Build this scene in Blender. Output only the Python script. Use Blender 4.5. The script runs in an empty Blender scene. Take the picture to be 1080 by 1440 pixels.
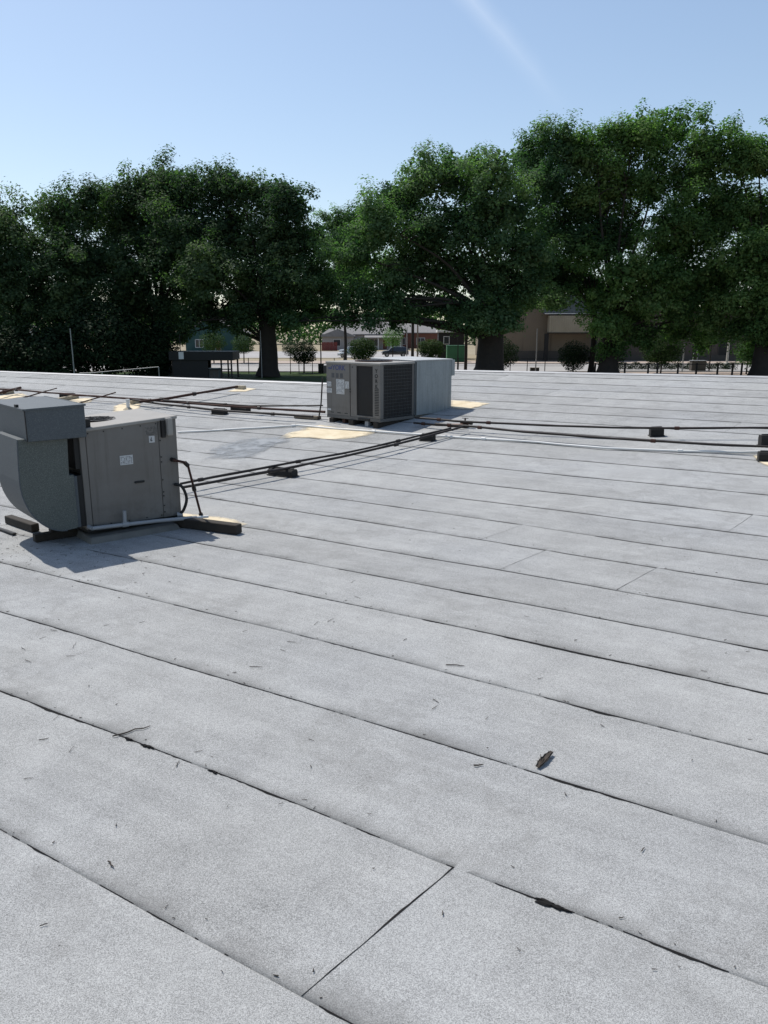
import bpy, bmesh, math, random
import numpy as np
from mathutils import Vector, Matrix
R_ = math.radians
random.seed(7)
S = bpy.context.scene
C = bpy.data.collections.new('scene'); S.collection.children.link(C)

# ------------------------------------------------------------------ camera
cam_d = bpy.data.cameras.new('camera'); cam = bpy.data.objects.new('camera', cam_d); C.objects.link(cam)
cam.location = (0, 0, 2.4); cam.rotation_euler = (R_(90 - 13.353), 0, 0)
cam_d.sensor_fit = 'VERTICAL'; cam_d.sensor_height = 36; cam_d.lens = 27.05
cam_d.clip_start = .05; cam_d.clip_end = 3000
S.camera = cam

# ------------------------------------------------------------------ sky, sun, exposure
SUN_DIR = Vector((-.424, .428, 1)).normalized()
SUN_EL = math.asin(SUN_DIR.z); SUN_AZ = math.atan2(SUN_DIR.x, SUN_DIR.y)
sun_d = bpy.data.lights.new('sun', 'SUN'); sun = bpy.data.objects.new('sun', sun_d); C.objects.link(sun)
sun_d.energy = 4.8; sun_d.angle = R_(.53); sun_d.color = (1, .96, .9)
sun.rotation_euler = SUN_DIR.to_track_quat('Z', 'Y').to_euler(); sun.location = (-30, 40, 60)
W = bpy.data.worlds.new('World'); S.world = W; W.use_nodes = True
wn = W.node_tree; wn.nodes.clear()
wo = wn.nodes.new('ShaderNodeOutputWorld'); bg = wn.nodes.new('ShaderNodeBackground')
sky = wn.nodes.new('ShaderNodeTexSky'); sky.sky_type = 'NISHITA'; sky.sun_disc = False
sky.sun_elevation = SUN_EL; sky.sun_rotation = SUN_AZ
sky.air_density = 1.0; sky.dust_density = .8; sky.ozone_density = 1.6; sky.altitude = 50
bg.inputs[1].default_value = .21
S.view_settings.view_transform = 'Standard'; S.view_settings.look = 'None'
S.view_settings.exposure = 0.0; S.view_settings.gamma = 1; S.view_settings.use_curve_mapping = False
S.render.film_transparent = False

SEAMS = {1: [[-3.22, 0.02], [-2.99, 0.017], [-2.54, 0.012], [-2.37, 0.01], [-2.21, 0.008], [-1.9, 0.005], [-1.65, 0.005], [-1.46, 0.003], [-1.26, 0.0]], 2: [[-4.72, 0.03], [-4.05, 0.032], [-3.34, 0.04], [-2.69, 0.045], [-2.12, 0.04], [-1.67, 0.027], [-1.25, 0.017], [-0.96, 0.02], [-0.66, 0.025], [-0.3, 0.025], [0.01, 0.027]], 3: [[-6.11, 0.042], [-5.54, 0.052], [-4.7, 0.055], [-3.96, 0.047], [-3.25, 0.05], [-2.59, 0.055], [-1.93, 0.052], [-1.33, 0.047], [-0.78, 0.045], [-0.5, 0.04], [-0.07, 0.032]], 4: [[-6.82, 0.035], [-5.64, 0.042], [-3.99, 0.052], [-3.58, 0.06], [-2.63, 0.047], [-2.05, 0.04], [-1.44, 0.037], [-1.0, 0.022], [-0.6, 0.022], [-0.16, 0.03]], 5: [[-6.31, -0.075], [-5.02, -0.052], [-4.28, -0.032], [-3.53, -0.035], [-3.18, -0.032], [-2.53, -0.022], [-1.86, -0.025], [-1.33, -0.03], [-0.87, -0.03], [-0.24, -0.035]], 6: [[-5.73, -0.145], [-4.83, -0.123], [-3.81, -0.123], [-3.21, -0.133], [-2.48, -0.133], [-1.86, -0.133], [-1.02, -0.143], [-0.31, -0.15]], 7: [[-5.4, -0.208], [-4.45, -0.225], [-3.5, -0.23], [-2.82, -0.22], [-1.98, -0.228], [-1.34, -0.248], [-0.7, -0.255], [-0.38, -0.258]], 8: [[-7.54, -0.088], [-6.52, -0.11], [-5.27, -0.115], [-3.83, -0.153], [-2.72, -0.205], [-2.02, -0.218], [-1.43, -0.223], [-0.51, -0.23]], 9: [[-8.35, -0.083], [-6.79, -0.087], [-5.67, -0.095], [-4.28, -0.123], [-2.88, -0.193], [-1.84, -0.255], [-0.54, -0.255]], 10: [[-7.36, -0.057], [-6.21, -0.077], [-4.7, -0.12], [-4.3, -0.13], [-2.82, -0.132], [-1.9, -0.16], [-0.63, -0.172]], 11: [[-7.37, -0.03], [-6.35, -0.045], [-5.14, -0.102], [-4.35, -0.13], [-2.39, -0.117], [-1.34, -0.122], [-0.72, -0.152]], 12: [[-7.5, -0.063], [-5.61, -0.048], [-4.97, -0.035], [-2.62, -0.052], [-0.82, -0.052]], 13: [[-6.81, -0.082], [-4.69, -0.045], [-2.3, -0.042], [-0.91, -0.04]], 16: [[-5.264, 0.008]], 17: [[-4.264, 0.016]], 18: [[-4.984999999999999, -0.06]], 19: [[-4.964, -0.044]], 20: [[-5.403333333333333, -0.063]], 21: [[-5.675714285714285, -0.08]], 22: [[-4.571666666666667, -0.025]]}
CROSS = [(1, -1.38), (10, -0.96), (7, -2.76), (7, -1.57), (13, -6.04), (8, -3.39), (20, -4.62), (18, -5.06), (22, -7.14), (22, -4.08), (21, -8.39), (14, -5.12), (12, -9.11), (11, -6.61), (16, -11.8)]
PIPES = {'doubleA': [[-3.035, 11.269, 0.161], [-2.653, 11.762, 0.165], [-1.7, 12.787, 0.189], [-0.757, 13.517, 0.261], [0.265, 14.271, 0.376], [1.313, 15.082, 0.507]], 'doubleB': [[-2.919, 10.981, 0.16], [-2.569, 11.371, 0.163], [-1.654, 12.429, 0.18], [-0.741, 13.217, 0.24], [0.261, 14.016, 0.353], [1.332, 14.981, 0.498], [1.638, 15.259, 0.541]], 'farBlack': [[0.653, 16.077, 0.612], [1.433, 15.514, 0.603], [2.692, 14.85, 0.612], [4.199, 14.174, 0.633], [5.334, 13.848, 0.665], [6.754, 13.509, 0.713], [9.11, 12.949, 0.792]], 'midBlack': [[1.037, 15.582, 0.538], [1.417, 15.316, 0.534], [1.788, 15.09, 0.534], [2.629, 14.471, 0.523], [4.043, 13.605, 0.521], [5.038, 13.023, 0.522], [6.215, 12.452, 0.535], [7.734, 11.674, 0.547]], 'white': [[-4.495, 16.718, 0.22], [-3.082, 16.722, 0.296], [-1.874, 16.74, 0.364], [-1.053, 16.246, 0.364], [-0.175, 15.735, 0.365], [0.924, 15.087, 0.366], [1.896, 14.581, 0.373], [2.832, 14.102, 0.38], [3.871, 13.405, 0.373], [5.024, 12.953, 0.395], [5.921, 12.647, 0.416], [6.345, 12.6, 0.436], [8.161, 12.334, 0.512]], 'leftMain': [[-14.241, 25.114, 0.594], [-11.775, 23.824, 0.611], [-10.959, 23.428, 0.619], [-8.675, 21.853, 0.6], [-6.809, 20.723, 0.599], [-5.472, 19.856, 0.593], [-4.551, 19.262, 0.589], [-3.228, 18.462, 0.588], [-1.871, 17.66, 0.589], [-1.33, 17.392, 0.594]], 'leftSecond': [[-6.815, 20.734, 0.57], [-5.626, 19.742, 0.544], [-4.043, 18.526, 0.519], [-3.073, 17.927, 0.517], [-2.014, 17.332, 0.521], [-1.577, 17.094, 0.523]], 'leftThird': [[-5.68, 19.954, 0.62], [-4.563, 19.322, 0.624], [-3.191, 18.453, 0.619], [-1.425, 18.022, 0.677]], 'diag': [[-6.303, 19.944, 0.585], [-5.725, 20.119, 0.633], [-4.953, 20.791, 0.739], [-4.089, 21.705, 0.843]], 'rodA': [[-10.537, 21.874, 0.429], [-9.513, 22.604, 0.733]], 'rodB': [[-8.225, 20.861, 0.463], [-7.315, 21.178, 0.723]], 'thickA': [[-12.315, 22.361, 0.446], [-11.421, 23.083, 0.562], [-11.198, 23.955, 0.655]], 'underUnit': [[0.626, 16.125, 0.495], [1.094, 15.76, 0.487], [1.67, 15.557, 0.5]]}
BLOCKS = {'b1': [5.043, 14.186, 0.481], 'b2': [6.557, 13.068, 0.461], 'b3': [6.102, 12.174, 0.353], 'b4': [[-1.897, 12.709, 0.033], [-1.463, 12.453, 0.034]], 'b5': [[0.719, 14.871, 0.305], [0.974, 14.752, 0.308]], 'b6': [[-4.158, 18.791, 0.397], [-3.81, 18.608, 0.399]], 'b7': [[-3.75, 19.118, 0.45], [-3.278, 18.719, 0.439]], 'b8': [[-2.031, 17.748, 0.418], [-1.462, 17.397, 0.417]], 'log': [[-9.22, 21.913, 0.405], [-8.818, 22.346, 0.468]], 'blkL': [[-9.383, 22.521, 0.453], [-8.935, 22.382, 0.465]], 'timb': [[-12.201, 23.757, 0.411], [-11.441, 24.012, 0.477]], 'stubwood': [[-6.777, 20.762, 0.434], [-6.605, 21.018, 0.468]], 'pipewood': [[-4.274, 22.343, 0.722], [-4.046, 22.327, 0.733]], 'stub': [-6.632, 20.034, 0.375], 'redbeam': [[1.313, 15.939, 0.436], [1.743, 15.828, 0.45]], 'valve': [1.686, 15.843, 0.448]}
BEAM = [[-2.558, 9.276, 0.007], [-1.754, 8.901, 0.007]]
PATCH = [[[-2.197, 15.552, 0.209], [-2.024, 16.165, 0.273], [-1.815, 16.319, 0.298], [-1.726, 16.647, 0.333], [-1.365, 16.771, 0.365], [-0.909, 16.369, 0.353], [-0.059, 15.881, 0.355], [-0.287, 15.481, 0.305], [-0.568, 15.297, 0.273], [-1.022, 15.279, 0.247], [-1.44, 15.502, 0.245], [-1.862, 15.665, 0.237]], [[1.624, 18.812, 0.722], [2.049, 18.589, 0.725], [2.495, 18.094, 0.704], [2.23, 17.825, 0.663], [1.933, 17.493, 0.616], [1.626, 17.663, 0.614], [1.526, 18.032, 0.643]], [[-2.735, 9.994, 0.008], [-2.244, 9.832, 0.008], [-1.927, 9.638, 0.008], [-1.708, 9.379, 0.008], [-1.805, 9.273, 0.008], [-2.155, 9.417, 0.008], [-2.47, 9.311, 0.007], [-2.627, 9.172, 0.007], [-2.769, 9.207, 0.007], [-2.771, 9.567, 0.007]], [[-7.234, 20.696, 0.403], [-7.062, 21.052, 0.445], [-6.495, 20.78, 0.452], [-6.349, 20.048, 0.392], [-6.512, 19.626, 0.344], [-6.953, 19.75, 0.331]], [[-9.078, 21.762, 0.399], [-8.818, 22.346, 0.468], [-8.307, 22.187, 0.482], [-8.131, 21.478, 0.426], [-8.531, 21.282, 0.385], [-8.93, 21.296, 0.364]], [[-4.472, 21.995, 0.678], [-4.135, 22.599, 0.754], [-3.635, 22.19, 0.744], [-3.895, 21.807, 0.693]], [[6.047, 12.503, 0.38], [6.306, 12.634, 0.407], [6.465, 12.551, 0.408], [6.309, 12.042, 0.352], [5.977, 11.813, 0.313], [5.962, 12.115, 0.34]], [[-12.103, 23.128, 0.358], [-11.685, 23.594, 0.425], [-11.182, 23.928, 0.484], [-10.673, 23.276, 0.451], [-11.105, 22.823, 0.385]], [[-3.512, 8.41, 0.005], [-3.266, 8.745, 0.006], [-2.798, 9.277, 0.007], [-2.712, 9.42, 0.007], [-2.688, 9.138, 0.007], [-3.015, 8.744, 0.006], [-3.24, 8.439, 0.006], [-3.411, 8.294, 0.005]]]
STAIN = [[-3.579, 13.757, 0.034], [-3.845, 14.83, 0.074], [-3.493, 15.653, 0.151], [-2.738, 16.408, 0.256], [-1.505, 16.242, 0.308], [-1.594, 15.602, 0.245], [-1.933, 14.82, 0.159], [-2.199, 13.835, 0.073], [-2.781, 13.495, 0.041]]
LMASK = [[0.912, 3.936, 0.004]]
TWIGS = [[-1.636, 4.2, 0.004, -1.447, 4.329, 0.004], [0.453, 5.218, 0.005, 0.586, 5.201, 0.005], [-2.078, 4.405, 0.004, -2.066, 4.476, 0.004], [-1.417, 2.687, 0.003, -1.388, 2.699, 0.003], [-1.275, 3.087, 0.003, -1.235, 3.043, 0.003], [-1.1, 4.032, 0.004, -1.057, 4.056, 0.004], [-1.169, 3.877, 0.004, -1.166, 3.94, 0.004], [-2.062, 4.16, 0.003, -2.013, 4.184, 0.003], [-1.829, 4.024, 0.003, -1.825, 4.096, 0.003], [-0.979, 5.19, 0.004, -0.884, 5.182, 0.004], [-0.58, 6.006, 0.005, -0.55, 6.088, 0.005], [-2.392, 5.382, 0.004, -2.321, 5.392, 0.004], [-2.667, 5.307, 0.004, -2.598, 5.264, 0.004], [-0.761, 5.654, 0.005, -0.692, 5.63, 0.005], [-0.795, 5.496, 0.004, -0.749, 5.46, 0.004], [-0.474, 6.07, 0.005, -0.427, 6.152, 0.005], [0.324, 4.684, 0.004, 0.362, 4.634, 0.004], [0.311, 4.546, 0.004, 0.354, 4.594, 0.004], [1.08, 4.986, 0.005, 1.123, 5.009, 0.005], [0.504, 3.88, 0.004, 0.561, 3.891, 0.004], [1.21, 3.153, 0.004, 1.237, 3.184, 0.004], [1.029, 2.47, 0.004, 1.047, 2.466, 0.004], [0.528, 2.575, 0.003, 0.543, 2.557, 0.003], [2.28, 5.127, 0.006, 2.317, 5.096, 0.006], [1.201, 6.208, 0.006, 1.242, 6.173, 0.006], [1.345, 4.344, 0.005, 1.36, 4.318, 0.005], [0.639, 4.412, 0.004, 0.664, 4.447, 0.004], [-0.086, 3.446, 0.004, -0.058, 3.438, 0.004], [2.759, 5.46, 0.006, 2.792, 5.46, 0.006], [-0.451, 4.171, 0.004, -0.417, 4.154, 0.004], [-1.97, 3.753, 0.003, -1.922, 3.766, 0.003], [-0.32, 7.1, 0.006, -0.276, 7.186, 0.006], [-0.27, 6.704, 0.006, -0.213, 6.645, 0.006], [-2.734, 5.705, 0.004, -2.702, 5.754, 0.004], [-2.399, 5.528, 0.004, -2.418, 5.648, 0.004], [-2.323, 5.99, 0.004, -2.284, 6.012, 0.004], [-2.048, 6.053, 0.004, -2.008, 6.075, 0.004], [-1.148, 5.855, 0.005, -1.112, 5.897, 0.005], [-2.724, 5.891, 0.004, -2.656, 5.864, 0.004], [-2.804, 5.55, 0.004, -2.747, 5.489, 0.004], [2.185, 4.178, 0.005, 2.211, 4.177, 0.005], [1.315, 4.522, 0.005, 1.345, 4.541, 0.005], [0.154, 5.677, 0.005, 0.184, 5.72, 0.005]]
SCRAP = [0.912, 3.936, 0.004, 0.856, 3.856, 0.004, 0.966, 4.004, 0.004]
TREES = {'L0': {'x': -54.04, 'y': 84, 'w': 0.8, 'lobes': [[0.55, -2.53, 15.36, 3.93], [5.43, -2.38, 13.63, 3.78], [-2.61, -2.64, 13.98, 4.23], [1.32, -2.46, 10.81, 5.29], [5.38, 1.59, 7.94, 4.15], [-3.6, -0.75, 7.94, 4.53]]}, 'L1': {'x': -37.52, 'y': 82, 'w': 0.8, 'lobes': [[-0.2, -2.16, 14.23, 3.1], [3.56, 1.63, 15.99, 3.1], [7.18, 0.41, 16.59, 2.95], [1.34, -1.76, 11.22, 3.98], [5.73, -1.02, 11.7, 4.13], [-1.82, -2.22, 8.92, 3.69], [2.37, -0.99, 7.16, 3.69], [-1.45, -2.93, 4.45, 2.65], [6.8, -1.61, 7.52, 3.69], [-4.75, 0.64, 11.7, 3.54], [-6.46, 3.01, 6.81, 3.98], [2.76, 1.29, 3.73, 2.21], [0.37, 1.41, 2.14, 2.8], [5.77, -1.94, 4.31, 2.21]]}, 'L2': {'x': -24.19, 'y': 85, 'w': 0.95, 'lobes': [[-1.52, 1.6, 18.75, 3.36], [1.07, 1.31, 19.16, 3.21], [3.96, -1.13, 18.27, 3.21], [-3.91, 2.89, 16.54, 3.67], [0.06, 2.18, 15.14, 4.74], [4.06, -2.7, 13.73, 4.43], [-5.06, -0.74, 11.6, 3.97], [-1.41, -1.95, 10.16, 4.43], [3.06, 2.71, 9.44, 3.97], [-3.2, 0.17, 6.51, 2.9], [1.21, -0.76, 6.51, 2.45], [-1.88, -2.84, 3.69, 2.6], [-4.52, 2.57, 4.29, 2.6], [1.63, -2.74, 4.66, 1.68], [-1.62, -1.77, 2.04, 1.99]]}, 'L3': {'x': -12.04, 'y': 81, 'w': 0.95, 'lobes': [[-4.59, 1.1, 18.75, 2.4], [-2.1, -0.08, 18.09, 2.48], [1.11, 2.08, 17.83, 2.62], [3.17, -3.0, 16.25, 2.48], [-4.23, 1.97, 14.65, 3.79], [-0.01, 0.42, 13.98, 4.08], [3.36, -1.3, 12.97, 3.06], [-5.16, -2.9, 10.25, 3.5], [-1.61, 3.14, 9.56, 3.79], [2.7, -3.16, 9.56, 3.06], [4.82, 1.73, 14.32, 1.6], [-3.17, 1.58, 6.78, 2.33], [1.54, -0.78, 6.78, 2.33], [-6.4, -0.04, 7.27, 1.89], [3.73, 2.75, 7.48, 1.89], [5.59, -0.67, 10.25, 1.89], [4.79, 3.03, 6.43, 1.31], [-5.4, 0.16, 5.73, 1.46], [-1.75, -2.6, 6.08, 1.6], [2.22, 2.01, 5.38, 1.31], [-7.22, -1.85, 5.59, 1.31], [-8.75, 0.35, 4.32, 1.17], [-3.23, -1.33, 5.38, 1.02]]}, 'M1': {'x': -5.58, 'y': 112, 'w': 0.22, 'lobes': [[-0.78, -0.8, 18.24, 2.82], [1.68, -0.97, 19.16, 2.72], [-2.29, 2.74, 15.63, 2.62], [0.66, -3.01, 15.45, 3.22], [-0.37, -3.18, 11.67, 2.82], [3.62, 1.82, 17.03, 2.82], [2.61, -2.93, 11.86, 2.82]]}, 'R1': {'x': 10.59, 'y': 79, 'w': 1.35, 'lobes': [[-9.23, 2.68, 17.32, 2.7], [-6.51, 0.91, 19.04, 2.98], [-3.12, 1.62, 19.42, 2.98], [-0.38, -2.31, 18.59, 3.13], [-10.94, -2.64, 14.41, 2.98], [-6.46, 1.84, 14.41, 3.98], [-2.32, -1.11, 14.41, 3.98], [1.77, 0.26, 15.71, 3.27], [-13.38, -1.66, 11.78, 2.63], [-16.56, 0.29, 8.57, 2.13], [-14.11, -0.64, 7.89, 2.34], [-9.2, 1.38, 10.45, 3.69], [-5.0, 2.15, 9.78, 3.69], [-0.1, 0.57, 9.78, 3.69], [3.31, -1.3, 11.78, 2.98], [-11.3, -1.4, 7.42, 1.99], [-7.06, 1.32, 6.74, 1.99], [-3.52, -0.5, 6.39, 1.99], [-0.7, -2.83, 6.39, 1.99], [1.74, 1.58, 7.42, 2.13], [-18.47, -0.31, 8.3, 1.28], [-9.18, -2.08, 6.74, 1.71], [0.75, -2.88, 5.36, 1.85], [3.43, -1.33, 9.11, 2.42], [-1.73, -2.77, 5.36, 1.56], [-15.41, 1.61, 5.71, 0.92], [-11.87, -2.79, 5.57, 0.92], [-9.74, -0.44, 5.36, 0.78], [-18.24, -0.87, 5.85, 0.92], [-19.67, -2.23, 5.57, 0.92], [-13.57, 0.3, 5.98, 0.99]]}, 'R2': {'x': 22.76, 'y': 86, 'w': 0.28, 'lobes': [[-7.66, 0.48, 22.08, 2.63], [-5.12, -2.3, 22.76, 2.78], [-2.67, -2.19, 21.19, 3.09], [-6.4, -2.8, 18.77, 3.33], [-1.85, 0.48, 17.38, 3.56], [-5.45, 0.68, 14.55, 3.71], [-0.89, -1.75, 13.84, 3.33], [-4.53, 2.65, 11.31, 2.78], [-1.45, 2.66, 10.59, 2.47], [-5.97, 2.5, 9.64, 2.63], [-3.05, 1.36, 9.34, 2.47], [-7.29, 0.43, 8.39, 2.17], [-0.21, 1.75, 9.12, 2.32], [-5.11, -3.06, 7.65, 1.39]]}, 'R3': {'x': 23.48, 'y': 82, 'w': 0.95, 'lobes': [[-2.35, 0.71, 22.38, 2.95], [0.97, -0.05, 23.02, 3.1], [4.74, 1.28, 23.86, 3.1], [7.54, -1.95, 22.19, 2.8], [-0.84, 1.76, 18.79, 3.54], [3.35, 1.33, 19.45, 3.83], [7.65, -0.86, 18.79, 3.39], [0.87, 3.02, 14.77, 3.39], [5.16, -2.61, 14.77, 3.39], [8.74, -0.55, 14.77, 3.1], [0.49, -2.81, 9.97, 3.1], [4.12, -1.28, 9.97, 3.39], [7.82, 3.17, 9.27, 3.39], [10.8, 2.7, 8.57, 3.1], [-0.78, -0.3, 7.16, 2.65], [2.94, 2.68, 6.45, 2.65], [6.61, -1.34, 6.45, 2.36], [1.02, 0.39, 4.45, 1.92], [-0.05, -0.26, 2.86, 1.62], [-1.22, -3.08, 4.88, 1.92], [10.91, 2.87, 3.73, 1.62], [9.93, -1.21, 9.97, 2.95], [6.78, 2.19, 12.73, 3.24], [3.22, -3.06, 7.52, 2.51], [-2.59, 0.52, 12.73, 2.65], [3.47, 0.67, 4.31, 1.92], [7.5, 2.23, 4.67, 1.77], [10.35, -1.18, 5.74, 2.36]]}, 'R4': {'x': 38.16, 'y': 79, 'w': 0.95, 'lobes': [[-4.33, 0.14, 20.67, 2.7], [-1.98, 1.28, 20.8, 2.84], [0.88, -1.47, 19.54, 3.41], [-4.55, 1.12, 16.35, 3.05], [-1.4, 2.61, 15.71, 3.69], [2.55, 1.18, 14.41, 4.12], [-3.38, -1.85, 11.78, 3.41], [0.25, -1.17, 10.45, 3.69], [-2.21, -1.49, 7.42, 2.98], [0.38, -2.43, 6.39, 2.7], [4.44, 3.18, 7.76, 3.55], [-1.94, -2.69, 23.41, 0.92], [-0.02, -1.38, 4.33, 2.13], [-2.27, 0.23, 4.67, 1.56], [1.13, 2.21, 2.94, 2.13]]}, 'R5': {'x': 54.8, 'y': 84, 'w': 0.8, 'lobes': [[-2.83, 0.96, 20.47, 4.53], [-5.95, 2.87, 17.08, 4.53], [1.45, -0.72, 16.4, 4.53], [-2.3, 0.9, 12.22, 5.29], [-5.5, 1.22, 8.66, 4.15], [2.72, -2.39, 8.66, 4.53]]}}
CONTRAIL = [[-0.6755, 0.3142, -0.667], [0.1409, 0.9424, 0.3032], [0.7239, 0.1109, -0.6809]]

# a faint old contrail high in the sky: a thin soft band along one great circle
def wnode(t, **k):
    n = wn.nodes.new(t)
    for a, b in k.items(): setattr(n, a, b)
    return n
def wmath(op, a, b=None, c=None):
    n = wnode('ShaderNodeMath', operation=op)
    for i, v in enumerate((a, b, c)):
        if v is None: continue
        if isinstance(v, (int, float)): n.inputs[i].default_value = v
        else: wn.links.new(v, n.inputs[i])
    return n.outputs[0]
tc = wnode('ShaderNodeTexCoord')
def wdot(v):
    n = wnode('ShaderNodeVectorMath', operation='DOT_PRODUCT'); wn.links.new(tc.outputs['Generated'], n.inputs[0]); n.inputs[1].default_value = v
    return n.outputs['Value']
across, fore, along = wdot(CONTRAIL[0]), wdot(CONTRAIL[1]), wdot(CONTRAIL[2])
nz = wnode('ShaderNodeTexNoise'); nz.inputs['Scale'].default_value = 14; nz.inputs['Detail'].default_value = 5
wn.links.new(tc.outputs['Generated'], nz.inputs['Vector'])
acr = wmath('ADD', across, wmath('MULTIPLY', wmath('SUBTRACT', nz.outputs[0], .5), .012))
band = wmath('POWER', wmath('MAXIMUM', wmath('SUBTRACT', 1, wmath('MULTIPLY', wmath('ABSOLUTE', acr), 55)), 0), 1.6)
fade = wnode('ShaderNodeMapRange'); wn.links.new(along, fade.inputs[0])
fade.inputs[1].default_value = .095; fade.inputs[2].default_value = -.12; fade.inputs[3].default_value = 0; fade.inputs[4].default_value = 1
mask = wmath('MULTIPLY', wmath('MULTIPLY', band, fade.outputs[0]), wmath('MULTIPLY', wmath('GREATER_THAN', fore, 0), wmath('MULTIPLY_ADD', nz.outputs[0], .26, .04)))
mx = wnode('ShaderNodeMix', data_type='RGBA'); wn.links.new(mask, mx.inputs[0]); gm = wnode('ShaderNodeGamma'); gm.inputs[1].default_value = .80; wn.links.new(sky.outputs[0], gm.inputs[0])
hs = wnode('ShaderNodeHueSaturation'); hs.inputs['Saturation'].default_value = 1.05; wn.links.new(gm.outputs[0], hs.inputs['Color']); wn.links.new(hs.outputs[0], mx.inputs[6]); mx.inputs[7].default_value = (6.2, 6.4, 6.6, 1)
wn.links.new(mx.outputs[2], bg.inputs[0]); wn.links.new(bg.outputs[0], wo.inputs[0])

# ------------------------------------------------------------------ helpers
def link(o, parent=None):
    C.objects.link(o)
    if parent is not None: o.parent = parent
    return o
def tag(o, label=None, cat=None, group=None, kind=None):
    for k, v in (('label', label), ('category', cat), ('group', group), ('kind', kind)):
        if v: o[k] = v
    return o
def thing(name, label, cat, loc=(0, 0, 0), rz=0, group=None):
    o = bpy.data.objects.new(name, None); o.empty_display_size = .2
    o.location = loc; o.rotation_euler = (0, 0, rz); link(o)
    return tag(o, label, cat, group)
def copy_tree(o, parent=None):
    c = o.copy(); link(c, parent)
    for ch in o.children: copy_tree(ch, c)
    return c

class MB:
    def __init__(s): s.v = []; s.f = []
    def add(s, vs, fs):
        n = len(s.v); s.v += [tuple(v) for v in vs]; s.f += [tuple(i + n for i in f) for f in fs]; return s
    def box(s, x0, x1, y0, y1, z0, z1):
        return s.hexa([(x0, y0, z0), (x1, y0, z0), (x1, y1, z0), (x0, y1, z0)], [(x0, y0, z1), (x1, y0, z1), (x1, y1, z1), (x0, y1, z1)])
    def hexa(s, b, t):
        return s.add(list(b) + list(t), [(3, 2, 1, 0), (4, 5, 6, 7), (0, 1, 5, 4), (1, 2, 6, 5), (2, 3, 7, 6), (3, 0, 4, 7)])
    def bar(s, p0, p1, w, h, up=(0, 0, 1)):
        p0, p1 = Vector(p0), Vector(p1); d = (p1 - p0).normalized(); x = d.cross(Vector(up)).normalized(); u = x.cross(d).normalized()
        c = [(-w / 2, 0), (w / 2, 0), (w / 2, h), (-w / 2, h)]
        a = [p0 + x * i + u * j for i, j in c]; b = [p1 + x * i + u * j for i, j in c]
        return s.add(a + b, [(0, 1, 2, 3), (7, 6, 5, 4), (0, 4, 5, 1), (1, 5, 6, 2), (2, 6, 7, 3), (3, 7, 4, 0)])
    def tube(s, pts, r, seg=8, cap=True):
        pts = [Vector(p) for p in pts]; n = len(pts)
        rr = r if isinstance(r, (list, tuple)) else [r] * n
        prev = None; base = len(s.v); vs = []
        for i, p in enumerate(pts):
            d = (pts[min(i + 1, n - 1)] - pts[max(i - 1, 0)]).normalized()
            if prev is None:
                a = Vector((0, 0, 1)) if abs(d.z) < .9 else Vector((1, 0, 0)); x = d.cross(a).normalized()
            else: x = (prev - d * prev.dot(d)).normalized()
            prev = x; y = d.cross(x)
            vs += [p + (x * math.cos(2 * math.pi * k / seg) + y * math.sin(2 * math.pi * k / seg)) * rr[i] for k in range(seg)]
        fs = [(i * seg + k, i * seg + (k + 1) % seg, (i + 1) * seg + (k + 1) % seg, (i + 1) * seg + k) for i in range(n - 1) for k in range(seg)]
        if cap: fs += [tuple(range(seg))[::-1], tuple((n - 1) * seg + k for k in range(seg))]
        return s.add(vs, fs)
    def prism(s, prof, y0, y1, ax='y'):     # profile (a, z) extruded along y (or x)
        n = len(prof)
        P = (lambda a, z, t: (a, t, z)) if ax == 'y' else (lambda a, z, t: (t, a, z))
        vs = [P(a, z, y0) for a, z in prof] + [P(a, z, y1) for a, z in prof]
        fs = [tuple(range(n)), tuple(range(2 * n - 1, n - 1, -1))] + [(i, i + n, (i + 1) % n + n, (i + 1) % n) for i in range(n)]
        return s.add(vs, fs)
    def ring(s, c, r0, r1, z0, z1, seg=32):
        vs = []
        for k in range(seg):
            a = 2 * math.pi * k / seg; ca, sa = math.cos(a), math.sin(a)
            vs += [(c[0] + r * ca, c[1] + r * sa, z) for r, z in ((r0, z0), (r1, z0), (r1, z1), (r0, z1))]
        fs = []
        for k in range(seg):
            i, j = 4 * k, 4 * ((k + 1) % seg)
            fs += [(i + q, i + (q + 1) % 4, j + (q + 1) % 4, j + q) for q in range(4)]
        return s.add(vs, fs)
    def disc(s, c, r, z, seg=32):
        return s.add([(c[0] + r * math.cos(2 * math.pi * k / seg), c[1] + r * math.sin(2 * math.pi * k / seg), z) for k in range(seg)], [tuple(range(seg))])
    def build(s, name, m, parent=None, bevel=0, smooth=False, seg=1):
        me = bpy.data.meshes.new(name); me.from_pydata(s.v, [], s.f)
        bm = bmesh.new(); bm.from_mesh(me)
        bmesh.ops.recalc_face_normals(bm, faces=bm.faces)
        if bevel:
            es = [e for e in bm.edges if len(e.link_faces) == 2 and e.calc_face_angle(0) > .5]
            bmesh.ops.bevel(bm, geom=es, offset=bevel, segments=seg, affect='EDGES', profile=.6, clamp_overlap=True)
        if smooth:
            for f in bm.faces: f.smooth = True
            for e in bm.edges:
                if len(e.link_faces) == 2 and e.calc_face_angle(0) > .7: e.smooth = False
        bm.to_mesh(me); bm.free()
        me.materials.append(m)
        return link(bpy.data.objects.new(name, me), parent)

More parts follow.
